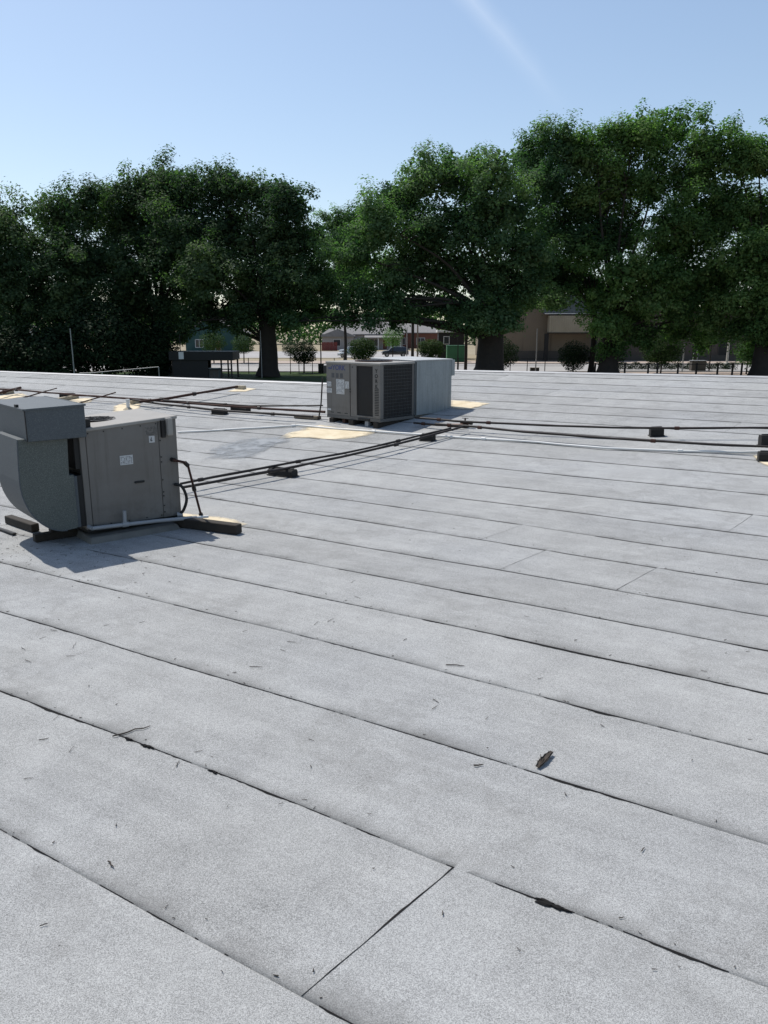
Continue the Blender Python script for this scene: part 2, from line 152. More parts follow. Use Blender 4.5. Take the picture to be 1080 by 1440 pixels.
# ------------------------------------------------------------------ materials
class NT:
    def __init__(s, name):
        s.m = bpy.data.materials.new(name); s.m.use_nodes = True; s.t = s.m.node_tree; s.t.nodes.clear()
        s.out = s.t.nodes.new('ShaderNodeOutputMaterial')
    def n(s, t, ins=None, **k):
        x = s.t.nodes.new(t)
        for a, b in k.items(): setattr(x, a, b)
        for a, b in (ins or {}).items(): s.set(x.inputs[a], b)
        return x
    def set(s, sock, v):
        if hasattr(v, 'is_output'): s.t.links.new(v, sock)
        else: sock.default_value = v
    def math(s, op, a, b=0, c=0, clamp=False):
        x = s.n('ShaderNodeMath', {0: a, 1: b, 2: c}, operation=op); x.use_clamp = clamp; return x.outputs[0]
    def mix(s, f, a, b, mode='MIX'):
        x = s.n('ShaderNodeMix', data_type='RGBA', blend_type=mode); s.set(x.inputs[0], f); s.set(x.inputs[6], a); s.set(x.inputs[7], b); return x.outputs[2]
    def noise(s, vec, scale, detail=3, rough=.55):
        x = s.n('ShaderNodeTexNoise', {'Vector': vec, 'Scale': scale, 'Detail': detail, 'Roughness': rough}); return x.outputs[0]
    def rng(s, v, a, b, c=0, d=1):
        x = s.n('ShaderNodeMapRange', {0: v, 1: a, 2: b, 3: c, 4: d}); return x.outputs[0]
    def vmul(s, v, k):
        x = s.n('ShaderNodeVectorMath', {0: v, 1: k}, operation='MULTIPLY'); return x.outputs[0]
    def bsdf(s, col, rough=.6, metal=0, bump=None, dist=.01, strength=.5, spec=.5):
        b = s.n('ShaderNodeBsdfPrincipled', {'Base Color': col, 'Roughness': rough, 'Metallic': metal, 'Specular IOR Level': spec})
        if bump is not None:
            k = s.n('ShaderNodeBump', {'Height': bump, 'Distance': dist, 'Strength': strength}); s.t.links.new(k.outputs[0], b.inputs['Normal'])
        return b
    def done(s, b): s.t.links.new(b.outputs[0], s.out.inputs[0]); return s.m
def c4(c): return (c[0], c[1], c[2], 1)
def wear(name, a, b, rough=.55, metal=0, scale=6, fine=60, bump=.25, contrast=.5, spec=.4, obj_var=0.):
    t = NT(name); p = t.n('ShaderNodeTexCoord').outputs['Object']
    n1 = t.noise(p, scale, 5, .6); n2 = t.noise(p, fine, 2)
    f = t.math('ADD', t.math('MULTIPLY', t.rng(n1, .5 - contrast / 2, .5 + contrast / 2), .75), t.math('MULTIPLY', n2, .25))
    col = t.mix(f, c4(a), c4(b))
    if obj_var:
        r = t.n('ShaderNodeObjectInfo').outputs['Random']
        hsv = t.n('ShaderNodeHueSaturation', {'Color': col, 'Value': t.rng(r, 0, 1, 1 - obj_var, 1 + obj_var)}); col = hsv.outputs[0]
    rg = t.math('ADD', t.math('MULTIPLY', n1, .25), rough - .12)
    return t.done(t.bsdf(col, rg, metal, n2, .004, bump, spec))

def roof_material(name, base, bright):
    t = NT(name); geo = t.n('ShaderNodeNewGeometry').outputs['Position']; uv = t.n('ShaderNodeUVMap').outputs[0]
    sx = t.n('ShaderNodeSeparateXYZ', {0: uv}); u, v = sx.outputs[0], sx.outputs[1]
    rnd = t.n('ShaderNodeObjectInfo').outputs['Random']
    g1 = t.noise(geo, 310, 2, .7)                    # granules
    vo = t.n('ShaderNodeTexVoronoi', {'Vector': geo, 'Scale': 300.}); vcol = t.n('ShaderNodeSeparateColor', {0: vo.outputs['Color']}).outputs[0]
    g2 = t.noise(geo, 34, 3, .6)
    big = t.noise(geo, .55, 4, .6); mid = t.noise(geo, 2.6, 5, .65)
    strk = t.noise(t.vmul(uv, (.5, 9, 1)), 1.0, 4, .6)
    f = t.math('MULTIPLY', t.math('SUBTRACT', g1, .5), 1.75)
    f = t.math('ADD', f, t.math('MULTIPLY', t.math('SUBTRACT', vcol, .5), .68))
    f = t.math('ADD', f, t.math('MULTIPLY', t.math('SUBTRACT', g2, .5), .16))
    f = t.math('ADD', f, t.math('MULTIPLY', t.math('SUBTRACT', mid, .5), .50))
    f = t.math('ADD', f, t.math('MULTIPLY', t.math('SUBTRACT', big, .5), .42))
    f = t.math('ADD', f, t.math('MULTIPLY', t.math('SUBTRACT', strk, .5), .34))
    f = t.math('ADD', f, t.math('MULTIPLY', t.math('SUBTRACT', rnd, .5), .10))
    val = t.math('ADD', f, 1.0)
    col = t.n('ShaderNodeVectorMath', {0: tuple(base), 'Scale': val}, operation='SCALE').outputs[0]
    # cool weathered areas
    col = t.mix(t.math('MULTIPLY', t.rng(t.noise(geo, .35, 3), .45, .7), .30), col, t.n('ShaderNodeVectorMath', {0: (base[0] * .96, base[1] * 1.0, base[2] * 1.08), 'Scale': val}, operation='SCALE').outputs[0])
    # dirt that has collected along the laps, in uneven lengths
    un = t.noise(t.vmul(uv, (1.15, .3, 1)), 1.0, 4, .65); un2 = t.noise(t.vmul(uv, (6, 9, 1)), 1.0, 4, .6)
    wid = t.rng(un, .40, .66, .035, .24)
    d = t.math('SUBTRACT', 1, t.math('DIVIDE', t.math('ABSOLUTE', t.math('ADD', v, t.math('MULTIPLY', t.math('SUBTRACT', un2, .5), .06))), wid), 0, True)
    d = t.math('MULTIPLY', t.math('POWER', d, 1.4), t.rng(un, .38, .64, .14, .72))
    d = t.math('MULTIPLY', d, t.rng(g1, .3, .6, .5, 1.15))
    col = t.mix(d, col, (.085, .083, .078, 1))
    # old ponding stains with darker rims, scuffs
    pd = t.noise(geo, .42, 5, .62)
    rim = t.math('SUBTRACT', 1, t.math('MULTIPLY', t.math('ABSOLUTE', t.math('SUBTRACT', pd, .56)), 42), 0, True)
    col = t.mix(t.math('MULTIPLY', rim, .16), col, (.12, .115, .105, 1))
    sc = t.noise(t.vmul(uv, (3.1, 7.5, 1)), 1.3, 6, .7)
    col = t.mix(t.math('MULTIPLY', t.rng(sc, .60, .78), .28), col, (.10, .098, .092, 1))
    col = t.mix(t.math('MULTIPLY', t.rng(sc, .40, .24), .16), col, (.42, .42, .41, 1))
    # small scattered dark specks
    sp = t.n('ShaderNodeTexVoronoi', {'Vector': geo, 'Scale': 5.5}); spd = t.rng(sp.outputs['Distance'], .012, .03, 1, 0)
    sp_on = t.math('GREATER_THAN', t.n('ShaderNodeSeparateColor', {0: sp.outputs['Color']}).outputs[0], .86)
    col = t.mix(t.math('MULTIPLY', t.math('MULTIPLY', spd, sp_on), .8), col, (.04, .038, .035, 1))
    h = t.math('ADD', g1, t.math('MULTIPLY', vcol, .4))
    return t.done(t.bsdf(col, .9, 0, h, .004, .55, .15))

def foliage(name, cols, transl=.3):
    t = NT(name)
    a = t.n('ShaderNodeAttribute', attribute_name='tint').outputs['Fac']
    cr = t.n('ShaderNodeValToRGB', {0: a}); el = cr.color_ramp.elements
    el[0].position = 0; el[0].color = c4(cols[0]); el[1].position = 1; el[1].color = c4(cols[2])
    e = el.new(.55); e.color = c4(cols[1])
    col = cr.outputs[0]
    d = t.n('ShaderNodeBsdfPrincipled', {'Base Color': col, 'Roughness': .75, 'Specular IOR Level': .14})
    tr = t.n('ShaderNodeBsdfTranslucent', {0: t.mix(1, col, (1.0, 1.4, .6, 1), 'MULTIPLY')})
    ms = t.n('ShaderNodeMixShader', {0: transl}); t.t.links.new(d.outputs[0], ms.inputs[1]); t.t.links.new(tr.outputs[0], ms.inputs[2])
    return t.done(ms)

# ------------------------------------------------------------------ ground, street, pavement (z = -2.4 is the street level)
GZ = -2.4
def sheet(name, x0, x1, y0, y1, z, m, parent=None, kind='structure', nx=1, ny=1):
    b = MB(); vs = []; fs = []
    for j in range(ny + 1):
        for i in range(nx + 1): vs.append((x0 + (x1 - x0) * i / nx, y0 + (y1 - y0) * j / ny, z))
    for j in range(ny):
        for i in range(nx): a = j * (nx + 1) + i; fs.append((a, a + 1, a + nx + 2, a + nx + 1))
    o = b.add(vs, fs).build(name, m, parent)
    return tag(o, kind=kind)
M_dry = wear('dry_ground', (.20, .165, .11), (.33, .29, .21), .95, scale=.12, fine=3, spec=.1)
M_lawn = wear('lawn', (.018, .035, .012), (.05, .075, .022), .95, scale=.5, fine=30, spec=.1)
M_conc = wear('street_concrete', (.27, .26, .25), (.37, .355, .34), .9, scale=.3, fine=8, spec=.2)
M_pave = wear('pavement_concrete', (.30, .24, .20), (.40, .33, .28), .9, scale=.4, fine=9, spec=.2)
sheet('ground', -1500, 1500, -300, 2600, GZ, M_dry)
sheet('lawn', -120, 6.5, 40, 89.8, GZ + .006, M_lawn)
sheet('street', -260, 260, 90, 111, GZ + .008, M_conc)
sheet('pavement', 6.5, 140, 40, 89.8, GZ + .005, M_pave)
sheet('parking_lot', -46, 14, 136, 176, GZ + .006, M_conc)
sheet('sidewalk', -140, 140, 111.2, 120.4, GZ + .10, M_pave)
for y in (89.85, 111.05):
    tag(MB().box(-140, 140, y, y + .15, GZ - .1, GZ + .12).build('kerb', M_conc, bevel=.02), kind='structure')
# worn stripe down the street
M_line = wear('road_paint', (.5, .48, .40), (.62, .6, .5), .8, scale=2)
for i in range(22):
    x = -66 + i * 6.2
    tag(MB().box(x, x + 3, 100.4, 100.52, GZ + .008, GZ + .014).build('road_marking', M_line), kind='structure')

# ------------------------------------------------------------------ the flat roof: a low slope that falls towards the camera, covered in lapped sheets
N_ = Vector((math.cos(R_(59.1)), math.sin(R_(59.1)))); T_ = Vector((N_.y, -N_.x))
def zr(d):
    x = d - 10.45
    return .055 * (x + math.sqrt(x * x + 1))
from mathutils import noise as NZ
def relief(s, d):
    return .006 * NZ.noise((s * .45, d * .7, 3.1)) + .003 * NZ.noise((s * 1.9, d * 2.3, 8.7))
def sdz(s, d, h=0.):
    return (s * T_.x + d * N_.x, s * T_.y + d * N_.y, zr(d) + relief(s, d) + h)
def ground_h(x, y):
    return zr(x * N_.x + y * N_.y)
JOG = -12.2
def edge(s): return 18.33 + .026 * (s + 13) if s < JOG else 21.2 + .0475 * (s + 10.2)
M_deck = wear('roof_deck', (.10, .10, .10), (.16, .155, .15), .9)
M_wall = wear('rendered_wall', (.36, .33, .29), (.45, .42, .37), .9, scale=.6)
SL0, SL1 = -38., 16.
dk = MB(); wl = MB()
for s0, s1 in ((SL0, JOG), (JOG, SL1)):
    e0, e1 = edge(s0 if s0 != JOG else JOG + 1e-6), edge(s1 - 1e-6)
    ds = [-7.5, 4, 8, 9.3, 10, 10.5, 11, 11.6, 13, 15]
    A = [sdz(s0, d) for d in ds + [e0]]; Bq = [sdz(s1, d) for d in ds + [e1]]
    n = len(A); vs = [(x, y, z - .045) for x, y, z in A + Bq] + [(x, y, z - .30) for x, y, z in A + Bq]
    fs = [(i, i + 1, n + i + 1, n + i) for i in range(n - 1)] + [(2 * n + i, 3 * n + i, 3 * n + i + 1, 2 * n + i + 1) for i in range(n - 1)]
    fs += [(0, n, 3 * n, 2 * n), (n - 1, 3 * n - 1, 4 * n - 1, 2 * n - 1)]
    for o in (0, n): fs += [(o + i, 2 * n + o + i, 2 * n + o + i + 1, o + i + 1) for i in range(n - 1)]
    dk.add(vs, fs)
    A = [sdz(s0 + .2, d) for d in [-7.2] + ds[1:] + [e0 - .25]]; Bq = [sdz(s1 - .2, d) for d in [-7.2] + ds[1:] + [e1 - .25]]
    vs = [(x, y, z - .29) for x, y, z in A + Bq] + [(x, y, GZ - .3) for x, y, z in A + Bq]
    wl.add(vs, fs)
flat_roof = tag(dk.build('flat_roof', M_deck), kind='structure')
wl.build('wall', M_wall, flat_roof)

M_sheets = [roof_material('granule_sheet', (.308, .308, .300), 1)]
M_tar = wear('roof_tar', (.008, .008, .008), (.022, .021, .02), .9, scale=9, fine=90, bump=.6, spec=.1)
def seam_dev(k, s):
    q = SEAMS.get(k)
    base = .012 * NZ.noise((s * .5, k * 3.7, 1.5)) + .004 * NZ.noise((s * 2.2, k * 5.1, 4.5))
    if not q: return base
    if s <= q[0][0]: return q[0][1] + (base if len(q) == 1 else 0)
    for a, b in zip(q, q[1:]):
        if s <= b[0]: return a[1] + (b[1] - a[1]) * (s - a[0]) / max(1e-6, b[0] - a[0])
    return q[-1][1] + (base if len(q) == 1 else 0)
def seam_d(k, s): return 1.86 + .9 * (k - 1) + seam_dev(k, s)
rs = random.Random(11)
cross_of = {}
for k, s in CROSS: cross_of.setdefault(k, []).append(s)
def uvmesh(name, vs, fs, uvs, m, parent, smooth=True):
    me = bpy.data.meshes.new(name); me.from_pydata(vs, [], fs)
    ul = me.uv_layers.new(name='UVMap')
    for l in me.loops: ul.data[l.index].uv = uvs[l.vertex_index]
    if smooth:
        for p in me.polygons: p.use_smooth = True
    me.materials.append(m)
    return link(bpy.data.objects.new(name, me), parent)
VS = [0, .035, .10, .30, .55, .80, .98]
def lay(k, s0, s1):
    far = k > 9; step = .5 if far else .22
    n = max(2, int((s1 - s0) / step)); vs, fs, uvs = [], [], []
    for i in range(n + 1):
        s = s0 + (s1 - s0) * i / n
        da, db = seam_d(k, s), seam_d(k + 1, s)
        es = edge(min(max((s0 + s1) / 2, SL0), SL1)) if abs((s0 + s1) / 2 - JOG) > 50 else edge(s if (s - JOG) * ((s0 + s1) / 2 - JOG) > 0 else ((s0 + s1) / 2 + JOG) / 2 * 0 + (JOG + (1e-4 if (s0 + s1) / 2 > JOG else -1e-4)))
        row = []
        for j, q in enumerate([-1] + VS):
            v = max(q, 0); d = min(da + v * (db - da) / .9, es)
            ss = s + .2 * (v - .45)
            lift = (.0032 if k < 4 else .0045) * max(0, 1 - v / .13)
            if i <= 1 and v > 0: lift = max(lift, .0045 if i == 0 else 0)
            x, y, z = sdz(ss, d, lift - (.012 if q < 0 else 0))
            vs.append((x, y, z)); uvs.append((s + k * 17.3, d - da))
    m = len(VS) + 1
    for i in range(n):
        for j in range(m - 1): a = i * m + j; fs.append((a, a + m, a + m + 1, a + 1))
    b0 = len(vs)
    for j in range(1, m):
        x, y, z = vs[j]; vs += [(x, y, z), (x, y, z - .012)]; uvs += [uvs[j], uvs[j]]
    for j in range(m - 2): a = b0 + 2 * j; fs.append((a, a + 2, a + 3, a + 1))
    sh = uvmesh('roof_sheet', vs, fs, uvs, M_sheets[0], flat_roof)
    # bitumen that bled out of the lap: long uneven beads with gaps
    vs, fs = [], []
    st = .02 if k < 6 else (.14 if k < 12 else .4)
    n = max(3, int((s1 - s0) / st)); prev = None
    ph = k * 7.7
    for i in range(n + 1):
        s = s0 + (s1 - s0) * i / n
        a = NZ.noise((s * .55, ph, .3)); b = NZ.noise((s * 2.6, ph, 5.3)); c = NZ.noise((s * 9, ph, 9.1))
        w = (.0016 if k < 3 else .0030) + .0030 * c + .0045 * max(-.4, NZ.noise((s * 21, ph, 3.3))) + .0035 * NZ.noise((s * 47, ph, 6.1)) + .0045 * max(0, a + .1) + .030 * max(0, b - .16) * max(0, min(1, (a + .45) * 2.5)) + .016 * max(0, NZ.noise((s * 6.3, ph, 2.2)) - .22)
        w -= (.0035 if k == 1 else .0012 if k < 5 else 0) + (.018 if k < 3 else .012) * max(0, NZ.noise((s * 1.5, ph, 7.7)) + .10)
        if far: w = max(w, .004)
        d = seam_d(k, s)
        if w < -.002 or d > edge(s) - .02: prev = None; continue
        ss = s - .09; w = max(w, .0006)
        o = len(vs)
        vs += [sdz(ss, d - w, .0022), sdz(ss, d - w * .45, .0034), sdz(ss, d + .003, .0040 if k < 4 else .0052)]
        if prev is not None: fs += [(prev, o, o + 1, prev + 1), (prev + 1, o + 1, o + 2, prev + 2)]
        prev = o
    # and along the end lap
    prev = None
    for i in range(25):
        v = .9 * i / 24; da, db = seam_d(k, s0), seam_d(k + 1, s0); d = da + v * (db - da) / .9
        if d > edge(s0 + 1e-4) - .02: break
        w = .003 + .008 * max(0, NZ.noise((v * 5, ph, s0)) + .15) + .006 * max(0, NZ.noise((v * 17, ph, s0)))
        ss = s0 + .2 * (v - .45); o = len(vs)
        vs += [sdz(ss - w, d, .0022), sdz(ss - w * .4, d, .0046), sdz(ss + .003, d, .0062)]
        if prev is not None: fs += [(prev, o, o + 1, prev + 1), (prev + 1, o + 1, o + 2, prev + 2)]
        prev = o
    if fs: MB().add(vs, fs).build('tar_bead', M_tar, sh)
for k in range(-8, 23):
    lim = [SL0, SL1 - .2]
    d0 = 1.86 + .9 * (k - 1)
    if k in cross_of: anchors = cross_of[k]
    else:
        anchors = [rs.uniform(1.1, 1.7)] if k < 10 else ([rs.uniform(-24, -16)] if k > 13 else [rs.uniform(2, 6)])
    bs = set(round(a, 2) for a in anchors)
    a0, a1 = min(anchors), max(anchors)
    x = a0 - 10
    while x > lim[0]: bs.add(round(x, 2)); x -= 10
    x = a1 + 10
    while x < lim[1]: bs.add(round(x, 2)); x += 10
    bs = sorted(bs)
    pts = [lim[0]] + [b for b in bs if lim[0] + .5 < b < lim[1] - .5] + [lim[1]]
    out = []
    for s0, s1 in zip(pts, pts[1:]):
        if d0 > 16.9 and s0 < JOG - .1 < s1 - .1: out += [(s0, JOG), (JOG, s1)]
        else: out.append((s0, s1))
    for s0, s1 in out:
        if d0 > edge((s0 + s1) / 2) - .05: continue
        lay(k, s0, s1)
M_flash = wear('edge_metal', (.33, .33, .33), (.42, .42, .42), .6, .2, scale=3)
for (sa, sb) in ((SL0, JOG), (JOG, SL1)):
    b = MB(); q = []
    n = 30
    for i in range(n + 1):
        s = sa + (sb - sa) * i / n; e = edge(min(max(s, sa + 1e-4), sb - 1e-4))
        q.append([sdz(s, e - .10, .012), sdz(s, e - .035, .034), sdz(s, e + .03, .034), sdz(s, e + .03, -.16), sdz(s, e + .005, -.16)])
    vs = [p for r in q for p in r]; fs = [(i * 5 + j, i * 5 + 5 + j, i * 5 + 6 + j, i * 5 + 1 + j) for i in range(n) for j in range(4)]
    b.add(vs, fs).build('edge_flashing', M_flash, flat_roof)
b = MB(); q = []
for i in range(9):
    d = edge(JOG - 1e-4) + (edge(JOG + 1e-4) - edge(JOG - 1e-4)) * i / 8
    q.append([sdz(JOG + .10, d, .012), sdz(JOG + .035, d, .034), sdz(JOG - .03, d, .034), sdz(JOG - .03, d, -.16), sdz(JOG - .005, d, -.16)])
b.add([p for r in q for p in r], [(i * 5 + j, i * 5 + 5 + j, i * 5 + 6 + j, i * 5 + 1 + j) for i in range(8) for j in range(4)]).build('edge_flashing', M_flash, flat_roof)

# cream sealant brushed round the units and pipe feet: thin ragged patches
def patch_material(name, a, b, cover, rough=.8):
    t = NT(name); p = t.n('ShaderNodeTexCoord').outputs['Object']; uv = t.n('ShaderNodeUVMap').outputs[0]
    e = t.n('ShaderNodeSeparateXYZ', {0: uv}).outputs[0]              # 0 in the middle, 1 at the rim
    n1 = t.noise(p, 3.2, 5, .65); n2 = t.noise(p, 60, 2)
    col = t.mix(t.rng(n1, .3, .7), c4(a), c4(b)); col = t.mix(t.math('MULTIPLY', t.rng(n2, .4, .7), .25), col, (.3, .26, .2, 1))
    al = t.math('ADD', t.math('SUBTRACT', 1.0, e), t.math('MULTIPLY', t.math('SUBTRACT', n1, .5), 1.5))
    al = t.math('MULTIPLY', t.rng(al, cover, cover + .55), 1, 0, True)
    bs = t.bsdf(col, rough, 0, n2, .003, .3, .2)
    tr = t.n('ShaderNodeBsdfTransparent'); ms = t.n('ShaderNodeMixShader', {0: al})
    t.t.links.new(tr.outputs[0], ms.inputs[1]); t.t.links.new(bs.outputs[0], ms.inputs[2])
    return t.done(ms)
M_cream = patch_material('cream_sealant', (.56, .46, .30), (.70, .61, .45), -.12)
M_damp = patch_material('dried_puddle', (.20, .225, .25), (.27, .285, .30), .55)
def flat_patch(name, poly, m, h=.011):
    P = [Vector(p[:2]) for p in poly]; n = len(P); c = sum(P, Vector((0, 0))) / n
    ring = []
    for i in range(n):
        a, b = P[i], P[(i + 1) % n]
        for q in range(5): ring.append(a.lerp(b, q / 5))
    vs, fs, uvs = [], [], []
    rows = 7; k = len(ring)
    for r in range(rows):
        t = (r + .02) / (rows - 1 + .02)
        for p in ring:
            w = c.lerp(p, t); s, d = w.dot(T_), w.dot(N_)
            vs.append(sdz(s, d, h)); uvs.append((max(0, (t - .45) / .55), 0))
    for r in range(rows - 1):
        for i in range(k): j = (i + 1) % k; fs.append((r * k + i, r * k + j, (r + 1) * k + j, (r + 1) * k + i))
    return uvmesh(name, vs, fs, uvs, m, flat_roof)
for p in PATCH[:8]: flat_patch('sealant_patch', p, M_cream)
M_pad = wear('tarred_pad', (0.102, 0.09896, 0.09), (0.18, 0.171, 0.15), .9, scale=5, fine=70)
flat_patch('dried_puddle', STAIN, M_damp, .0125)

# ------------------------------------------------------------------ materials for the equipment
def panel_paint(name, a, b):
    t = NT(name); p = t.n('ShaderNodeTexCoord').outputs['Object']
    n1 = t.noise(p, 2.1, 5, .62); n2 = t.noise(p, 38, 3); st = t.noise(t.vmul(p, (11, 11, .55)), 1.0, 5, .7); st2 = t.noise(t.vmul(p, (26, 26, 1.2)), 1.3, 4, .7)
    col = t.mix(t.rng(n1, .3, .7), c4(a), c4(b))
    col = t.mix(t.math('MULTIPLY', t.rng(st, .54, .74), .34), col, (.045, .038, .03, 1))
    col = t.mix(t.math('MULTIPLY', t.rng(st2, .58, .78), .22), col, (.24, .22, .195, 1))
    z = t.n('ShaderNodeSeparateXYZ', {0: p}).outputs[2]
    gr = t.math('MULTIPLY', t.rng(t.noise(p, 7, 4, .7), .45, .65), t.rng(z, .55, .12, 0, .5))
    col = t.mix(gr, col, (.05, .043, .034, 1))
    chip = t.math('MULTIPLY', t.rng(t.noise(p, 24, 4, .75), .67, .72), .6)
    col = t.mix(chip, col, (.06, .035, .022, 1))
    h = t.math('ADD', t.math('MULTIPLY', t.noise(p, 1.7, 2), 1.0), t.math('MULTIPLY', n2, .05))
    return t.done(t.bsdf(col, t.math('ADD', t.math('MULTIPLY', n1, .3), .36), 0, h, .03, .35, .45))
M_cab = panel_paint('cabinet_paint', (.120, .110, .098), (.158, .147, .134))
M_cab2 = wear('cabinet_paint_darker', (0.0899, 0.08494, 0.0775), (0.1178, 0.1116, 0.1023), .55, 0, scale=3, fine=30, bump=.08)
M_lid = wear('lid_paint', (0.2295, 0.2167, 0.1955), (0.306, 0.289, 0.2635), .6, 0, scale=4, fine=40, bump=.1)
M_dark = wear('dark_metal', (0.0108, 0.0108, 0.0108), (0.024, 0.0228, 0.0216), .6, .2, scale=8, fine=60)
M_black = wear('black_pipe', (0.0072, 0.0066, 0.0066), (0.03, 0.021, 0.0168), .6, .1, scale=5, fine=80, bump=.4)
M_rust = wear('rusty_pipe', (0.025, 0.011, 0.008), (0.065, 0.025, 0.016), .8, .1, scale=7, fine=70, bump=.5)
M_pvc = wear('white_plastic_pipe', (.58, .57, .54), (.72, .71, .68), .5, 0, scale=3, fine=40, bump=.05)
M_pvcg = wear('grey_plastic_pipe', (0.225, 0.2325, 0.24), (0.315, 0.3225, 0.33), .5, 0, scale=3, fine=40, bump=.05)
M_rubber = wear('rubber_block', (0.0084, 0.0084, 0.0084), (0.0245, 0.0231, 0.021), .85, 0, scale=14, fine=120, bump=.8)
M_wood = wear('weathered_wood', (0.096, 0.076, 0.056), (0.208, 0.172, 0.128), .9, 0, scale=6, fine=80, bump=.8)
M_wetwood = wear('tarred_wood', (0.0168, 0.0132, 0.0102), (0.045, 0.036, 0.027), .85, 0, scale=9, fine=90, bump=.9)
M_palewood = wear('sealed_wood', (0.255, 0.221, 0.1615), (0.425, 0.374, 0.2805), .9, 0, scale=12, fine=80, bump=.8)
M_redwood = wear('faded_red_wood', (.24, .15, .12), (.36, .25, .20), .9, 0, scale=12, fine=80, bump=.6)
M_white = wear('label_white', (0.4125, 0.42, 0.42), (0.51, 0.51, 0.5025), .5, 0, scale=20, bump=.02)
M_ink = wear('label_ink', (.02, .02, .022), (.05, .05, .055), .6)
M_blue = wear('logo_blue', (.03, .035, .12), (.05, .06, .17), .5)
M_greyink = wear('badge_grey', (.05, .05, .055), (.08, .08, .085), .5)

def galv(name, a, b, speck=.0, streak=.0, sc=55, rough=.5, metal=.55):
    t = NT(name); p = t.n('ShaderNodeTexCoord').outputs['Object']
    vo = t.n('ShaderNodeTexVoronoi', {'Vector': p, 'Scale': float(sc)}); v = t.n('ShaderNodeSeparateColor', {0: vo.outputs['Color']}).outputs[0]
    n1 = t.noise(p, 2.2, 5, .6); n3 = t.noise(p, sc * 1.7, 3, .7)
    f = t.math('ADD', t.math('MULTIPLY', v, .35), t.math('MULTIPLY', n1, .65))
    col = t.mix(f, c4(a), c4(b))
    if speck:
        col = t.mix(t.math('MULTIPLY', t.rng(n3, .52, .72), speck), col, (.42, .44, .40, 1))
        col = t.mix(t.math('MULTIPLY', t.rng(t.noise(p, sc * 1.1, 3, .7), .54, .7), speck * .9), col, (.03, .035, .035, 1))
    if streak:
        st = t.noise(t.vmul(p, (9, 9, .7)), 1.0, 5, .7)
        sx = t.n('ShaderNodeSeparateXYZ', {0: p}).outputs[2]
        col = t.mix(t.math('MULTIPLY', t.rng(st, .48, .72), streak), col, (.05, .055, .06, 1))
        st2 = t.noise(t.vmul(p, (14, 14, .9)), 1.3, 4, .7)
        col = t.mix(t.math('MULTIPLY', t.rng(st2, .58, .75), streak), col, (.42, .45, .46, 1))
    return t.done(t.bsdf(col, rough, metal, n1, .01, .08, .5))
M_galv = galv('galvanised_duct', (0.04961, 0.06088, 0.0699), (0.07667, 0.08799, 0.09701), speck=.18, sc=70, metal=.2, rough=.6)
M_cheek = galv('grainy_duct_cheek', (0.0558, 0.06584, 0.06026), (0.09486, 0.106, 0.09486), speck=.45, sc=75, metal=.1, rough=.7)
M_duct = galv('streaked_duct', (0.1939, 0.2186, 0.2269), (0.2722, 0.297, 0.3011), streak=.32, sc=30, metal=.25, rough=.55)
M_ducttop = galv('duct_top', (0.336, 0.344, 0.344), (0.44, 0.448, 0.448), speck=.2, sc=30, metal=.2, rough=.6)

def coil_material(name, a, b, kx):
    t = NT(name); p = t.n('ShaderNodeTexCoord').outputs['Object']
    w = t.n('ShaderNodeTexWave', {'Vector': p, 'Scale': float(kx), 'Distortion': .6, 'Detail': 2.}, bands_direction='Z')
    n1 = t.noise(p, 5, 4, .6)
    col = t.mix(t.math('MULTIPLY', n1, w.outputs['Fac']), c4(a), c4(b))
    return t.done(t.bsdf(col, .7, .3, w.outputs['Fac'], .004, .5, .3))
M_coil = coil_material('coil_fins', (.02, .019, .018), (.065, .06, .055), 22)
M_mesh = coil_material('mesh_panel', (.022, .021, .020), (.042, .040, .038), 40)
M_wire = wear('guard_wire', (0.0455, 0.0481, 0.052), (0.0975, 0.1014, 0.104), .5, .4)

def lettering(txt, h, m, parent, loc, rot=(math.pi / 2, 0, 0), sx=1., shear=0, vertical=False, name='lettering'):
    cu = bpy.data.curves.new(name, 'FONT'); cu.body = txt; cu.size = h / .72; cu.extrude = .0012; cu.shear = shear
    cu.align_x = 'CENTER' if vertical else 'LEFT'
    if vertical: cu.space_line = .82
    cu.offset = .003
    tmp = bpy.data.objects.new('tmp', cu); C.objects.link(tmp)
    bpy.context.view_layer.update()
    me = bpy.data.meshes.new_from_object(tmp.evaluated_get(bpy.context.evaluated_depsgraph_get())); me.name = name
    bpy.data.objects.remove(tmp); bpy.data.curves.remove(cu)
    me.materials.clear(); me.materials.append(m)
    o = link(bpy.data.objects.new(name, me), parent); o.location = loc; o.rotation_euler = rot; o.scale = (sx, 1, 1)
    return o

# ------------------------------------------------------------------ the near unit at the left: grey cabinet with a galvanised duct elbow and hood
ac = thing('rooftop_air_conditioner', 'grey package air conditioner with curved galvanised duct elbow and hood, nearest the camera', 'air conditioner', (-3.419, 8.581, 0), R_(40.4))
def zt(x): return 1.30 + .062 * x           # the lid climbs a little to the right
CW, CD = 1.17, 1.10
MB().box(.02, CW - .02, .03, CD - .03, .10, .165).build('base_rail', M_dark, ac, .006)
MB().hexa([(.012, .012, .15), (CW - .012, .012, .15), (CW - .012, CD, .15), (.012, CD, .15)], [(.012, .012, zt(0)), (CW - .012, .012, zt(CW)), (CW - .012, CD, zt(CW)), (.012, CD, zt(0))]).build('cabinet', M_cab2, ac, .004)
def front(name, x0, x1, z0, z1, m, y=0., th=.02, dz=0.02, bev=.004):
    top = [(x, yy, (zt(x) - dz) if z1 is None else z1) for x, yy in ((x0, y), (x1, y), (x1, y + th), (x0, y + th))]
    return MB().hexa([(x0, y, z0), (x1, y, z0), (x1, y + th, z0), (x0, y + th, z0)], top).build(name, m, ac, bev)
